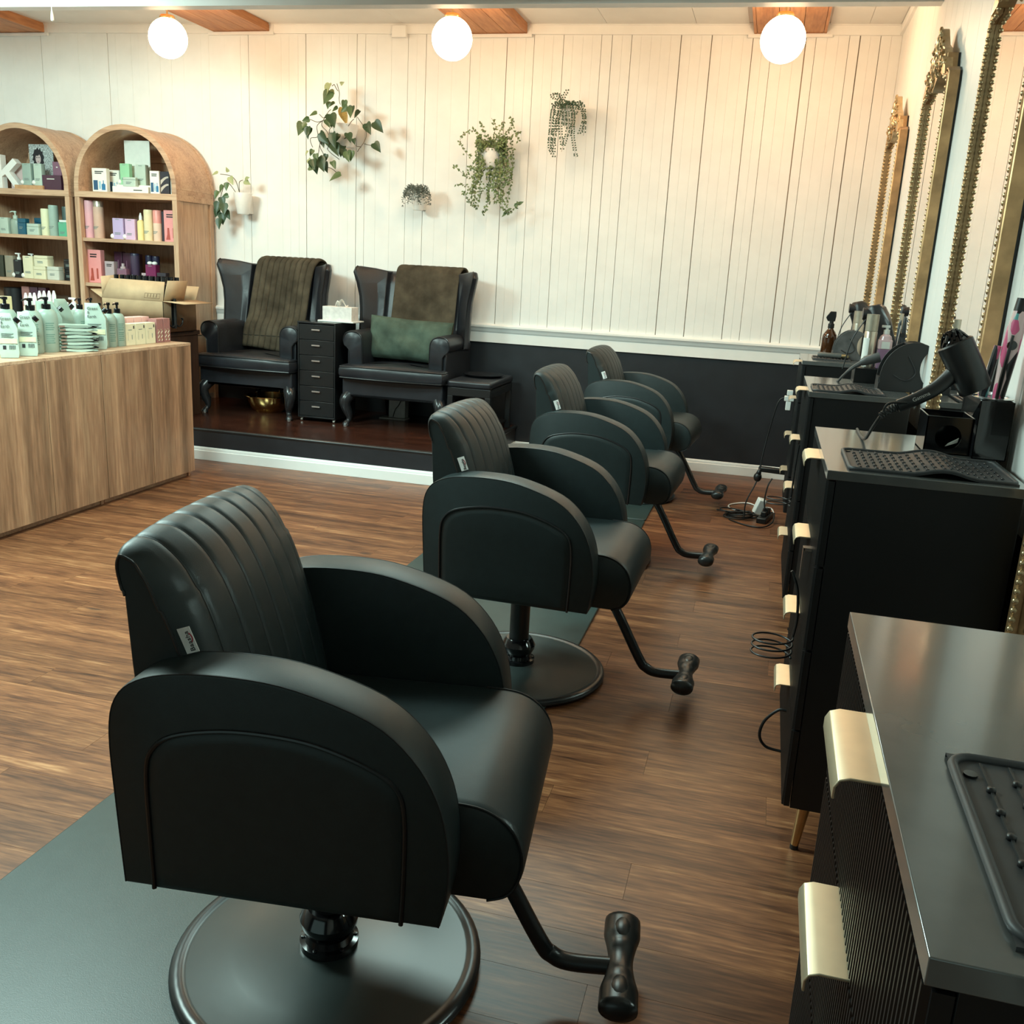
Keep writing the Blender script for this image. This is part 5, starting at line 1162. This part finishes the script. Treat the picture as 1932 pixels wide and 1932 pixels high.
for pts, dep in (([(1066, 195), (1050, 205), (1044, 250), (1042, 280), (1050, 300)], 0.09), ([(1062, 195), (1048, 210), (1042, 260), (1041, 275)], 0.075), ([(1066, 198), (1055, 220), (1050, 265), (1046, 285)], 0.10), ([(1068, 198), (1058, 230), (1052, 260), (1050, 292)], 0.105), ([(1070, 198), (1064, 230), (1064, 255), (1067, 280)], 0.11),
                 ([(1074, 198), (1078, 230), (1076, 255), (1065, 290)], 0.11), ([(1080, 198), (1086, 220), (1086, 260), (1092, 300)], 0.10), ([(1085, 197), (1098, 205), (1106, 225), (1100, 250), (1097, 255)], 0.085), ([(1088, 197), (1102, 200), (1106, 230), (1104, 258)], 0.07), ([(1076, 196), (1084, 205), (1088, 230), (1080, 262)], 0.115), ([(1060, 197), (1062, 212), (1056, 240), (1058, 252)], 0.115),
                 ([(1063, 198), (1070, 215), (1072, 245)], 0.118), ([(1080, 199), (1094, 206), (1090, 222)], 0.10), ([(1063, 195), (1052, 180), (1045, 184), (1052, 192)], 0.06), ([(1064, 195), (1060, 183), (1050, 178)], 0.05), ([(1064, 195), (1068, 183), (1074, 172)], 0.05)):
    pearls(pts, dep)
for k in range(70): b.ball((r.gauss(0.0, 0.045)+0.005, r.uniform(-0.09, 0.05), 0.125+r.gauss(0.008, 0.010)), 0.007, (1.2, 0.8, 0.8), 6, 4)
o = b.obj('strands', pearlm, t, ang=180, fix=False); o['kind'] = 'stuff'
sb.obj('stems', stemm, t)
t = thing('small_fern', 'small dusky leaved plant in a white wall pot, lowest in the middle', 'plant', (-2.712, 7.12, 1.840), group='plants on the white wall')
wall_pot(t, 0.042, 0.058, 0.125, 0.0)
b = MB(); r = random.Random(9)
for k in range(34):
    a = r.uniform(0, 2*PI); out = r.uniform(0.5, 1.0); drop = r.uniform(0.02, 0.13)*out
    x1, y1 = 0.14*out*math.cos(a), -0.03-0.09*out*abs(math.sin(a))
    P = cr([Vector(q) for q in ((0.02*math.cos(a), -0.01, 0.12), (x1*0.5, y1*0.6, 0.165+r.uniform(-0.02, 0.02)), (x1*0.9, y1, 0.15-drop*0.3), (x1, y1, 0.13-drop))], 5)
    for p in P:
        for _ in range(2):
            an = r.uniform(0, 2*PI); fine_leaf(b, p, (math.cos(an), r.uniform(-0.6, 0.3), math.sin(an)), 0.020, 0.0032, r)
o = b.obj('foliage', smalldk, t, ang=180, fix=False); o['kind'] = 'stuff'

# ------------------------------------------------------------------ things on the vanities
def tool_mat(label, x0, x1, y0, y1, z, wave=0.0, nx=14, rz=0):
    """silicone heat mat: rim, field, ribs and studs; long side runs away from the front (x)"""
    cx, cy = (x0+x1)/2, (y0+y1)/2; hx, hy = (x1-x0)/2, (y1-y0)/2
    t = thing('heat_mat', label, 'mat', (cx, cy, z), rz, 'grey silicone heat mats')
    def hz(x): 
        u = (x+hx)/(2*hx)
        return wave*max(0, math.sin((u-0.35)/0.45*PI))**2 if 0.35 < u < 0.80 else 0.0
    pts = rrect(-hx, hx, -hy, hy, 0.022, 6)
    inn = rrect(-hx+0.012, hx-0.012, -hy+0.012, hy-0.012, 0.014, 6)
    nxg = 40
    b = MB()
    b.loft([[(x, -hy+0.002, hz(x)+q) for x in (-hx+0.004+(2*hx-0.008)*i/nxg for i in range(nxg+1))] for q in (0.0, 0.004)]+[[(x, hy-0.002, hz(x)+q) for x in (-hx+0.004+(2*hx-0.008)*i/nxg for i in range(nxg+1))] for q in (0.004, 0.0)]+[[(x, -hy+0.002, hz(x)) for x in (-hx+0.004+(2*hx-0.008)*i/nxg for i in range(nxg+1))]], cap=False, close=False)
    b.obj('field', silicone, t)
    rim = []
    P = []
    for (p, q) in zip(pts, pts[1:]+pts[:1]):
        n = max(1, int(math.hypot(q[0]-p[0], q[1]-p[1])/0.02))
        for k in range(n): P.append((p[0]+(q[0]-p[0])*k/n, p[1]+(q[1]-p[1])*k/n))
    MB().tube([(p[0]*(1-0.006/hx), p[1]*(1-0.006/hy), hz(p[0])+0.0045) for p in P], 0.0046, 8, closed=True).obj('raised_rim', silicone, t, ang=180)
    b = MB(); s = MB()
    for i in range(nx):
        x = -hx+0.03+(2*hx-0.06)*i/(nx-1)
        b.b2(x-0.0011, x+0.0011, -hy+0.016, hy-0.016, hz(x)+0.0035, hz(x)+0.0062)
        m_ = max(3, int((2*hy-0.05)/0.034))
        for j in range(m_):
            y = -hy+0.028+(2*hy-0.056)*(j+0.5*(i % 2))/m_
            s.lathe([(0, 0), (0.0040, 0), (0.0038, 0.004), (0, 0.0045)], 8, (x, y, hz(x)+0.004))
    o = b.obj('ribs', mat('silicone_rib', (0.016, 0.017, 0.018), 0.5), t); o['kind'] = 'stuff'
    o = s.obj('studs', mat('silicone_stud', (0.010, 0.010, 0.011), 0.4), t, fix=False); o['kind'] = 'stuff'
    MB().lathe([(0, 0), (0.006, 0), (0.006, 0.002), (0, 0.002)], 12, (-hx+0.018, hy-0.04, 0.0045)).obj('hang_hole', glossblack, t)
    return t
tool_mat('grey silicone heat mat on the nearest dresser, cut by the picture edge', 0.198, 0.50, 0.590, 0.862, VZ, 0.0, 11)
tool_mat('grey silicone heat mat with a wavy edge on the second dresser', 0.215, 0.585, 2.262, 2.545, VZ, 0.014, 18)
tool_mat('grey silicone heat mat on the third dresser, in front of the arched holder', 0.197, 0.475, 3.915, 4.16, VZ, 0.012, 13)
tool_mat('black silicone mat under the clippers on the farthest dresser', 0.262, 0.47, 5.60, 5.82, VZ, 0.0, 9)
# black cube bin and tool caddy with curling iron, second dresser
t = thing('black_cube_bin', 'glossy black open cube bin with round opening on the second dresser', 'bin', (0.485, 2.70, VZ))
b = MB(); w_ = 0.056; h = 0.098
b.b2(-w_, -w_+0.003, -0.07, 0.07, 0, h); b.b2(w_-0.003, w_, -0.07, 0.07, 0, h); b.b2(-w_, w_, 0.067, 0.07, 0, h); b.b2(-w_, w_, -0.07, 0.07, 0, 0.003)
circ = [(0.032*math.cos(2*PI*k/24), 0.045+0.032*math.sin(2*PI*k/24)) for k in range(24)]
def frame_xy(k):
    a = 2*PI*k/24; c, s_ = math.cos(a), math.sin(a); f = 1/max(abs(c), abs(s_))
    return (w_*c*f, h/2+(h/2)*s_*f)
fr = [frame_xy(k) for k in range(24)]
b.loft([[(p[0], -0.07, p[1]), (q[0], -0.07, q[1]), (q[0], -0.067, q[1]), (p[0], -0.067, p[1])] for p, q in zip(fr+fr[:1], circ+circ[:1])], cap=False)
b.obj('bin_body', glossblack, t, bevel=0.0006)
MB().tube([(-w_, -0.07, h), (w_, -0.07, h), (w_, 0.07, h), (-w_, 0.07, h)], 0.0016, 6, closed=True).obj('bright_rim', mat('edge_gloss', (0.10, 0.10, 0.10), 0.08), t)
MB().prism([(0.0, 0.018), (0.028, 0.03), (0.030, 0.042), (0.006, 0.026)], 'y', -0.050, -0.046).obj('clip_inside', whitep, t)
t = thing('tool_caddy', 'tall glossy black caddy with steel ring tops on the second dresser', 'holder', (0.582, 2.700, VZ))
b = MB(); a = 0.040; hC = 0.150
b.b2(-a, a, -0.10, 0.12, 0, 0.003); b.b2(-a, -a+0.003, -0.10, 0.12, 0, hC); b.b2(a-0.003, a, -0.10, 0.12, 0, hC); b.b2(-a, a, -0.10, -0.097, 0, hC); b.b2(-a, a, 0.117, 0.12, 0, hC)
b.obj('caddy_body', glossblack, t, bevel=0.0008)
for yy in (-0.045, 0.065):
    MB().lathe([(0.033, hC-0.11), (0.033, hC), (0.046, hC+0.001), (0.047, hC+0.004), (0.034, hC+0.006), (0.031, hC), (0.031, hC-0.108), (0, hC-0.108), (0, hC-0.11)], 32, (0, yy, 0)).obj('steel_cup', chrome, t)
t = thing('curling_iron', 'curling iron with pink, teal and black pattern standing in the steel cup', 'styling tool', (0.580, 2.655, VZ+0.045))
M = Matrix.Rotation(R(4), 3, 'Y')
def wrapm():
    m = bpy.data.materials.new('pattern_wrap'); m.use_nodes = True; nt = m.node_tree; b_ = nt.nodes['Principled BSDF']
    tc = nt.nodes.new('ShaderNodeTexCoord'); mp = nt.nodes.new('ShaderNodeMapping'); mp.inputs['Scale'].default_value = (26, 26, 9); mp.inputs['Rotation'].default_value = (0.4, 0.7, 0.3)
    v = nt.nodes.new('ShaderNodeTexVoronoi'); v.inputs['Scale'].default_value = 1.6
    rp = nt.nodes.new('ShaderNodeValToRGB'); rp.color_ramp.interpolation = 'CONSTANT'; e = rp.color_ramp.elements
    for pos, c in ((0.0, (205, 90, 130)), (0.22, (20, 20, 24)), (0.42, (225, 130, 165)), (0.6, (96, 160, 160)), (0.75, (30, 30, 34)), (0.9, (220, 190, 190))):
        if pos == 0.0: e[0].position = 0; e[0].color = (*lin(c), 1)
        elif pos == 0.9: e[-1].position = 0.9; e[-1].color = (*lin(c), 1)
        else: q = e.new(pos); q.color = (*lin(c), 1)
    sp = nt.nodes.new('ShaderNodeSeparateColor')
    nt.links.new(tc.outputs['Object'], mp.inputs[0]); nt.links.new(mp.outputs[0], v.inputs['Vector']); nt.links.new(v.outputs['Color'], sp.inputs[0]); nt.links.new(sp.outputs[0], rp.inputs[0]); nt.links.new(rp.outputs[0], b_.inputs['Base Color'])
    b_.inputs['Roughness'].default_value = 0.25; return m
wrap = wrapm()
MB().lathe([(0, 0), (0.012, 0), (0.016, 0.06), (0.020, 0.14), (0.024, 0.22), (0.024, 0.27), (0.018, 0.32), (0, 0.32)], 18, (0.004, 0, 0.01), M=M, sx=0.85).obj('handle', wrap, t, ang=60)
MB().lathe([(0, 0.32), (0.0165, 0.32), (0.0145, 0.352), (0, 0.352)], 16, (0.004, 0, 0.01), M=M).obj('end_cap', plasticblack, t)
MB().tube([(-0.002, -0.030, 0.05), (0.004, -0.033, 0.16), (0.014, -0.026, 0.27)], [0.006, 0.009, 0.006], 8, flat=0.6).obj('clamp_lever', plasticblack, t)
MB().lathe([(0, 0), (0.012, 0), (0.012, 0.005), (0, 0.006)], 14, (0.016, -0.022, 0.245), M=Matrix.Rotation(PI/2, 3, 'X')).obj('dial', glossblack, t)
MB().tube([(-0.030, 0.02, 0.0), (-0.020, 0.022, 0.12), (-0.006, 0.02, 0.24)], [0.008, 0.012, 0.009], 10).obj('second_barrel', wrap, t)
# hair dryer lying across the bin and the caddy
t = thing('hair_dryer', 'black hair dryer resting tilted across the cube bin on the second dresser', 'hair dryer', (0.428, 2.585, VZ+0.122))
hd = cr([Vector(p) for p in [(-0.085, -0.015, 0.0), (-0.04, -0.012, 0.024), (0.0, -0.006, 0.052), (0.032, 0, 0.088), (0.050, 0, 0.125)]], 6)
MB().tube(hd, [0.0165+0.007*(i/len(hd))**2 for i in range(len(hd))], 16).obj('handle', plasticblack, t, ang=60)
ax = Vector((0.50, -0.06, -0.86)).normalized()
rot = Vector((0, 0, 1)).rotation_difference(-ax).to_matrix()
MB().lathe([(0.0, -0.072), (0.036, -0.072), (0.039, -0.068), (0.041, -0.03), (0.043, 0.03), (0.0435, 0.058), (0.039, 0.062), (0.036, 0.058), (0.0, 0.05)], 28, (0.058, 0, 0.115), M=rot).obj('barrel', mat('satin_black', (0.008, 0.0085, 0.009), 0.36), t)
b = MB()
for k in range(5):
    for j in range(8):
        a_ = 2*PI*j/8+k*0.35; r_ = 0.034*math.cos(k*0.32)
        p = rot @ Vector((r_*math.cos(a_), r_*math.sin(a_), 0.052+0.03*math.sin(k*0.32)))
        q = rot @ Vector((r_*0.72*math.cos(a_+0.3), r_*0.72*math.sin(a_+0.3), 0.060+0.034*math.sin(k*0.32+0.2)))
        b.tube([Vector((0.058, 0, 0.115))+p, Vector((0.058, 0, 0.115))+q], 0.0042, 5)
o = b.ball(Vector((0.058, 0, 0.115))+rot @ Vector((0, 0, 0.05)), 0.033, u=14, v=8).obj('rear_grille', glossblack, t, fix=False)
cp = cr([Vector(p) for p in [(-0.083, -0.015, 0.001), (-0.104, -0.012, -0.012), (-0.122, -0.008, -0.030)]], 8)
MB().tube(cp, [0.011+0.002*(i % 2)-0.0002*i for i in range(len(cp))], 10).obj('strain_relief', plasticblack, t)
MB().tube(cr([Vector(p) for p in [(-0.066, -0.030, 0.012), (-0.108, -0.034, 0.008), (-0.118, -0.03, -0.012), (-0.100, -0.024, -0.018)]], 5), 0.003, 6).obj('hang_loop', plasticblack, t)
MB().tube(cr([Vector(p) for p in [(-0.122, -0.008, -0.030), (-0.134, 0.03, -0.070), (-0.138, 0.10, -0.107), (-0.139, 0.20, -0.118), (-0.139, 0.345, -0.118)]], 8), 0.0042, 8).obj('cord', plasticblack, t)
text('Gamma', 0.014, mat('silver_print', (0.5, 0.5, 0.48), 0.3, 0.6), t, (-0.035, -0.030, 0.030), (R(78), R(-30), R(4)), 'logo_print')
# arched tool holder, third dresser
def arch_holder(label, x, y, z, s_, m, n=2):
    t = thing('arched_tool_holder', label, 'holder', (x, y, z))
    # plates stand across the dresser; outline in x/z with a crescent bite on the right
    pts = [(-0.115, 0), (0.085, 0), (0.085, 0.02)]
    bite = [(0.085+0.0-0.058*math.sin(q), 0.095-0.075*math.cos(q)) for q in [R(8+164*i/14) for i in range(15)]]
    topc = [(0.005+0.118*math.cos(q), 0.05+0.138*math.sin(q)) for q in [R(56+132*i/16) for i in range(17)]]
    out = [(p[0]*s_, p[1]*s_) for p in pts+bite+topc+[(-0.115, 0.03)]]
    for k in range(n):
        yy = -0.055+0.11*k
        MB().prism(out, 'y', yy, yy+0.006).obj('side_plate', m, t, bevel=0.0015)
        MB().tube(cr([Vector((-0.065*s_, yy-0.002, 0.062*s_)), Vector((-0.03*s_, yy-0.003, 0.045*s_)), Vector((-0.005*s_, yy-0.003, 0.05*s_)), Vector((0.012*s_, yy-0.003, 0.078*s_)), Vector((-0.02*s_, yy-0.002, 0.135*s_))], 6), 0.0028, 6).obj('cut_line', ink, t)
    MB().b2(-0.11*s_, 0.08*s_, -0.05, 0.055, 0.0, 0.004).b2(-0.115*s_, -0.107*s_, -0.05, 0.055, 0, 0.05*s_).b2(-0.03*s_, 0.02*s_, -0.05, 0.055, 0.178*s_, 0.183*s_).obj('tray_base', m, t)
    return t
arch_holder('black arched tool holder with crescent cut-out on the third dresser', 0.59, 4.22, VZ, 1.08, mat('holder_black', (0.013, 0.013, 0.014), 0.5))
arch_holder('dusty grey arched tool holder on the farthest dresser', 0.475, 5.78, VZ, 0.90, mat('holder_grey', (0.075, 0.074, 0.074), 0.65, noise=0.3, scale=30))
t = thing('shelf_box', 'low black box behind the third dresser carrying bottles and cans', 'box', (0.52, 4.475, VZ))
MB().b2(-0.13, 0.05, -0.055, 0.08, 0.0, 0.065).obj('box_shell', vanblack, t, bevel=0.002)
zb2 = VZ+0.066
t = thing('mauve_pump_bottle', 'clear pink bottle half full of mauve liquid on the third dresser', 'bottle', (0.505, 4.475, zb2))
MB().prism(rrect(-0.028, 0.028, -0.028, 0.028, 0.008, 4), 'z', 0, 0.085).obj('liquid', mat('mauve_liquid', (0.30, 0.17, 0.27), 0.25), t, bevel=0.003)
MB().prism(rrect(-0.0285, 0.0285, -0.0285, 0.0285, 0.008, 4), 'z', 0.085, 0.125).lathe([(0.0285, 0.122), (0.024, 0.140), (0.012, 0.150), (0, 0.150)], 20).obj('upper_body', mat('clear_pink', (0.74, 0.52, 0.55), 0.2), t, bevel=0.002)
MB().lathe([(0, 0.150), (0.013, 0.150), (0.013, 0.168), (0.006, 0.170), (0.006, 0.182), (0, 0.182)], 14).b2(-0.022, 0.012, -0.008, 0.008, 0.178, 0.188).obj('pump', whitep, t)
MB().b2(-0.016, 0.018, -0.0295, -0.0285, 0.088, 0.118).obj('printed_label', whitep, t)
t = thing('champagne_spray_can', 'champagne coloured spray can with white label on the third dresser', 'can', (0.440, 4.465, zb2))
MB().lathe([(0, 0), (0.026, 0), (0.027, 0.004), (0.027, 0.155), (0.024, 0.160), (0, 0.160)], 24).obj('body', champagne, t)
MB().lathe([(0, 0.160), (0.0265, 0.160), (0.0265, 0.232), (0, 0.232)], 24).obj('cap', mat('champagne_cap', (0.42, 0.37, 0.29), 0.4, 0.5), t)
MB().loft([[(0.0274*math.cos(R(a_)), 0.0274*math.sin(R(a_)), q) for a_ in range(180, 262, 8)] for q in (0.006, 0.130)], cap=False, close=False).obj('printed_label', whitep, t)
for k in range(3): text('OI'[k % 2], 0.012, ink, t, (-0.0155, -0.0232, 0.02+0.013*k), (R(90), 0, R(-34)), 'printed_mark')
t = thing('flat_iron', 'slate grey flat iron standing upright behind the arched holder', 'styling tool', (0.565, 4.50, zb2))
MB().prism([(-0.016, 0), (-0.006, 0), (0.0, 0.17), (-0.004, 0.215), (-0.014, 0.20)], 'y', -0.012, 0.012).obj('plate_arm', mat('slate_plastic', (0.06, 0.07, 0.08), 0.35), t, bevel=0.003)
MB().prism([(0.0, 0), (0.018, 0), (0.022, 0.14), (0.018, 0.225), (0.006, 0.23), (0.004, 0.17)], 'y', -0.013, 0.013).obj('plate_arm', MATS['slate_plastic'], t, bevel=0.003)
MB().tube([(-0.015, -0.013, 0.0), (-0.009, -0.013, 0.12), (-0.004, -0.013, 0.19)], 0.0025, 6).obj('chrome_edge', chrome, t)
MB().lathe([(0, -0.015), (0.010, -0.015), (0.010, 0.015), (0, 0.015)], 14, (0.008, 0, 0.15), M=Matrix.Rotation(PI/2, 3, 'X')).obj('hinge', plasticgrey, t)
def hood(label, x, y, z, s_):
    t = thing('draped_dryer', label, 'hair dryer', (x, y, z))
    rings = []
    for k in range(14):
        u = k/13; w = (0.030+0.022*math.sin(u*PI*0.9)+0.004*math.sin(u*17))*s_
        zz = u*0.26*s_; xo = -0.03*s_*max(0, u-0.6)/0.4
        rings.append([(xo+w*(1+0.10*math.sin(3*a_+u*6))*math.cos(a_), w*0.8*math.sin(a_), zz+0.006*math.sin(2*a_)) for a_ in [2*PI*i/18 for i in range(18)]])
    rings.append([(-0.02*s_+0.006*math.cos(2*PI*i/18), 0.006*math.sin(2*PI*i/18), 0.272*s_) for i in range(18)])
    MB().loft(rings).obj('body', mat('soft_black', (0.012, 0.012, 0.014), 0.40, bump=0.4, bscale=25), t, ang=80)
    MB().loft([[(-0.075*s_+0.045*s_*q, 0.03*s_*math.cos(a_), 0.235*s_+0.022*s_*math.sin(a_)-0.01*q) for a_ in [2*PI*i/14 for i in range(14)]] for q in (0, 0.5, 1.0, 1.5)]).obj('nozzle', MATS['soft_black'], t, ang=60)
    MB().tube(cr([Vector((-0.06*s_, -0.02, 0.22*s_)), Vector((-0.10*s_, -0.02, 0.14*s_)), Vector((-0.12*s_, -0.02, 0.03*s_))], 6), 0.003, 6).obj('cord', plasticblack, t)
    return t
hood('black hair dryer standing upright behind the cans on the farthest dresser', 0.535, 5.92, VZ, 1.22)
hood('black hair dryer standing behind the flat iron on the third dresser', 0.505, 4.66, VZ, 1.25)
# farthest dresser
t = thing('amber_spray_bottle', 'amber glass bottle with black trigger sprayer on the farthest dresser', 'bottle', (0.357, 5.93, VZ))
MB().lathe([(0, 0), (0.041, 0), (0.043, 0.005), (0.043, 0.105), (0.040, 0.125), (0.028, 0.145), (0.016, 0.160), (0.015, 0.168), (0, 0.168)], 28).obj('glass_body', amber, t, ang=60)
MB().lathe([(0, 0.165), (0.018, 0.165), (0.018, 0.190), (0.012, 0.193), (0.012, 0.210), (0, 0.21)], 18).prism([(-0.022, 0.205), (0.018, 0.205), (0.022, 0.235), (0.020, 0.262), (-0.012, 0.262), (-0.030, 0.235), (-0.034, 0.225)], 'y', -0.011, 0.011).obj('trigger', plasticblack, t, bevel=0.002)
t = thing('navy_bottle', 'slim navy bottle with white cap between amber bottle and grey holder', 'bottle', (0.418, 5.90, VZ))
MB().lathe([(0, 0), (0.018, 0), (0.018, 0.085), (0, 0.085)], 18).obj('body', navyp, t); MB().lathe([(0, 0.085), (0.0165, 0.085), (0.0155, 0.128), (0, 0.128)], 16).obj('cap', whitep, t)
t = thing('pink_tube_bottle', 'pale pink bottle seen through the grey holder cut-out', 'bottle', (0.462, 5.93, VZ))
MB().lathe([(0, 0), (0.021, 0), (0.021, 0.10), (0.012, 0.125), (0, 0.125)], 18).obj('body', PINK, t); MB().lathe([(0, 0.125), (0.010, 0.125), (0.008, 0.15), (0, 0.15)], 12).obj('cap', whitep, t)
t = thing('champagne_spray_can', 'champagne coloured spray can behind the grey arched holder', 'can', (0.503, 5.86, VZ))
MB().lathe([(0, 0), (0.032, 0), (0.032, 0.20), (0.031, 0.205), (0, 0.205)], 24).obj('body', champagne, t); MB().lathe([(0, 0.205), (0.032, 0.205), (0.032, 0.275), (0, 0.275)], 24).obj('cap', MATS['champagne_cap'], t)
t = thing('hair_clippers', 'grey and brass hair clippers lying on the farthest dresser', 'clippers', (0.36, 5.70, VZ+0.007))
MB().loft([[(x, 0.016*w*math.cos(a_), 0.016+0.015*w*math.sin(a_)) for a_ in [2*PI*i/14 for i in range(14)]] for x, w in ((-0.07, 0.8), (-0.06, 1), (0.0, 0.95), (0.05, 1.0), (0.06, 0.9))]).obj('clipper_body', mat('clipper_grey', (0.10, 0.105, 0.10), 0.4), t, ang=60)
MB().loft([[(x, 0.018*w*math.cos(a_), 0.016+0.012*w*math.sin(a_)) for a_ in [2*PI*i/14 for i in range(14)]] for x, w in ((0.06, 0.9), (0.085, 1.0))]).b2(0.085, 0.10, -0.018, 0.018, 0.010, 0.022).obj('blade', mat('brass_blade', (0.62, 0.52, 0.30), 0.25, 0.9), t)
t = thing('grey_dryer_handle', 'dark grey dryer handle with cord lying over the third dresser', 'hair dryer', (0.43, 4.36, VZ+0.10))
MB().tube([(0.05, 0, 0.022), (0.0, 0, 0.005), (-0.025, 0, -0.008)], [0.022, 0.021, 0.014], 14).obj('handle', mat('mid_grey_plastic', (0.07, 0.07, 0.07), 0.45), t)
MB().tube(cr([Vector(p) for p in [(-0.02, 0, -0.006), (-0.06, 0.0, -0.035), (-0.09, 0.01, -0.07), (-0.105, 0.03, -0.097), (-0.107, 0.04, -0.0965)]], 6), [0.012*(1-0.55*min(1, i/10)) for i in range(25)], 8).obj('cord', MATS['mid_grey_plastic'], t)
t = thing('speckled_sponge', 'small grey speckled block leaning by the farthest mirror', 'block', (0.578, 5.98, VZ))
MB().b2(-0.022, 0.022, -0.04, 0.04, 0, 0.235).obj('block', mat('speckle', (0.22, 0.22, 0.22), 0.8, noise=0.7, scale=220), t, bevel=0.003)

# ------------------------------------------------------------------ holders, leads and sockets by the dressers
t = thing('spiral_dryer_holder', 'black wire spiral holder clipped to the second dresser front', 'holder', (0.155, 2.40, 0.0))
sp = []
for i in range(3*28+1):
    a_ = 2*PI*i/28; sp.append((-0.050+0.052*math.cos(a_), 0.03+0.052*math.sin(a_), 0.485+0.058*i/84))
MB().tube(sp, 0.0028, 6).obj('spiral', steelblack, t, ang=180)
MB().tube(cr([Vector(p) for p in [(0.000, 0.045, 0.535), (0.004, 0.02, 0.60), (-0.004, 0.0, 0.68), (-0.020, 0.0, 0.725), (-0.026, 0.0, 0.735)]], 5), 0.004, 6).obj('arm', steelblack, t)
MB().b2(-0.004, 0.016, -0.012, 0.012, 0.795, 0.803).b2(-0.006, -0.002, -0.012, 0.012, 0.72, 0.803).obj('clip', steel, t)
t = thing('spiral_dryer_holder', 'grey wire spiral holder on the third dresser front', 'holder', (0.172, 4.08, 0.0))
sp = [(-0.045+0.05*math.cos(2*PI*i/24), 0.0+0.05*math.sin(2*PI*i/24), 0.52+0.04*i/48) for i in range(49)]
MB().tube(sp, 0.0028, 6).obj('spiral', plasticgrey, t, ang=180)
MB().tube([(0.004, 0, 0.55), (0.006, 0, 0.70), (0.010, 0, 0.79)], 0.004, 6).obj('arm', steelblack, t)
t = thing('cord_loop', 'black cord looping out low beside the second dresser', 'cord', (0.155, 2.46, 0.0))
MB().tube(cr([Vector(p) for p in [(0.012, 0, 0.32), (-0.010, 0, 0.318), (-0.042, 0, 0.28), (-0.050, 0, 0.235), (-0.030, 0, 0.205), (0.012, 0, 0.198)]], 6), 0.0042, 8).obj('lead', plasticblack, t)
def lead(label, pts, r, m, n=8, cat='cord', name='power_lead'):
    return tag(MB().tube(cr([Vector(p) for p in pts], 6), r, n).obj(name, m, None, ang=180), label, cat)
t = thing('plug_socket', 'white plug adaptor on the corner of the farthest dresser', 'socket', (0.155, 5.90, 0.79))
MB().b2(-0.012, 0.045, -0.02, 0.02, -0.035, -0.005).b2(0.0, 0.03, -0.018, 0.018, -0.09, -0.035).b2(0.0, 0.035, -0.018, 0.018, 0.0, 0.03).obj('adaptor', whitep, t, bevel=0.003)
lead('thin black lead drooping from the farthest dresser to the floor', [(0.15, 5.90, 0.775), (0.11, 5.90, 0.74), (0.075, 5.9, 0.55), (0.055, 5.88, 0.40), (0.050, 5.87, 0.33), (0.035, 5.85, 0.24), (-0.01, 5.82, 0.12), (-0.01, 5.80, 0.012)], 0.0042, plasticblack)
t = thing('inline_dongle', 'round black plug hanging on the drooping lead', 'plug', (0.042, 5.862, 0.285))
MB().ball((0, 0, -0.008), 0.026, (0.95, 0.9, 1.15)).tube([(0, 0, 0.0), (0.01, 0, 0.045)], [0.02, 0.010], 10).obj('plug', plasticblack, t, ang=180)
t = thing('foot_pedal_bar', 'dark bar with pale end sticking out low by the back wall', 'bar', (0.175, 6.45, 0.215))
MB().box((-0.03, 0, 0), (0.20, 0.05, 0.035), ry=R(2)).obj('bar', plasticblack, t, bevel=0.008); MB().b2(0.07, 0.10, -0.027, 0.027, -0.02, 0.02).obj('pale_end', pullgold, t, bevel=0.004); MB().tube([(0.085, 0, -0.02), (0.085, 0, -0.215)], 0.02, 10).obj('post', plasticblack, t)
coil = []
for i in range(150):
    a_ = i*0.30; rr_ = 0.085+0.02*math.sin(i*0.17)
    coil.append((-0.045+0.045*math.sin(i*0.045)+rr_*math.cos(a_), 5.90+0.6*rr_*math.sin(a_)+0.03*math.sin(i*0.07), 0.008+0.035*(0.5+0.5*math.sin(i*0.21+1))*min(1, i/40)))
tag(MB().tube(coil, 0.0045, 6).obj('coiled_lead', plasticblack, None, ang=180), 'tangled coil of black lead on the floor by the dressers', 'cord')
lead('second black lead curving from the coil under the dressers', [(-0.10, 5.80, 0.005), (0.0, 5.70, 0.006), (0.10, 5.68, 0.008), (0.16, 5.78, 0.02), (0.17, 5.95, 0.04)], 0.0048, plasticblack)
lead('white lead bent across the floor behind the tangled coil', [(-0.05, 6.02, 0.012), (-0.115, 6.12, 0.006), (-0.10, 6.22, 0.006), (0.0, 6.30, 0.006), (0.08, 6.22, 0.006), (0.15, 6.22, 0.006), (0.17, 6.10, 0.006)], 0.0045, whitep)
t = thing('power_strip', 'black power strip with plugs beside the tangled lead', 'power strip', (0.115, 5.90, 0.0), R(78))
MB().b2(-0.11, 0.11, -0.03, 0.03, 0, 0.035).obj('strip', plasticblack, t, bevel=0.006)
for k in range(3): MB().b2(-0.06+0.055*k, -0.025+0.055*k, -0.016, 0.016, 0.035, 0.065+0.012*(k % 2)).obj('plug', plasticblack, t, bevel=0.004)
t = thing('white_adaptor', 'white cube power adaptor leaning on the power strip', 'adaptor', (0.075, 6.03, 0.0), R(20))
MB().box((0, 0, 0.055), (0.05, 0.05, 0.105), rx=R(12), ry=R(14)).obj('adaptor_body', whitep, t, bevel=0.006)
lead('short black lead rising from the power strip', [(0.11, 5.88, 0.07), (0.10, 5.89, 0.13), (0.11, 5.90, 0.22), (0.13, 5.92, 0.265)], 0.0045, plasticblack)
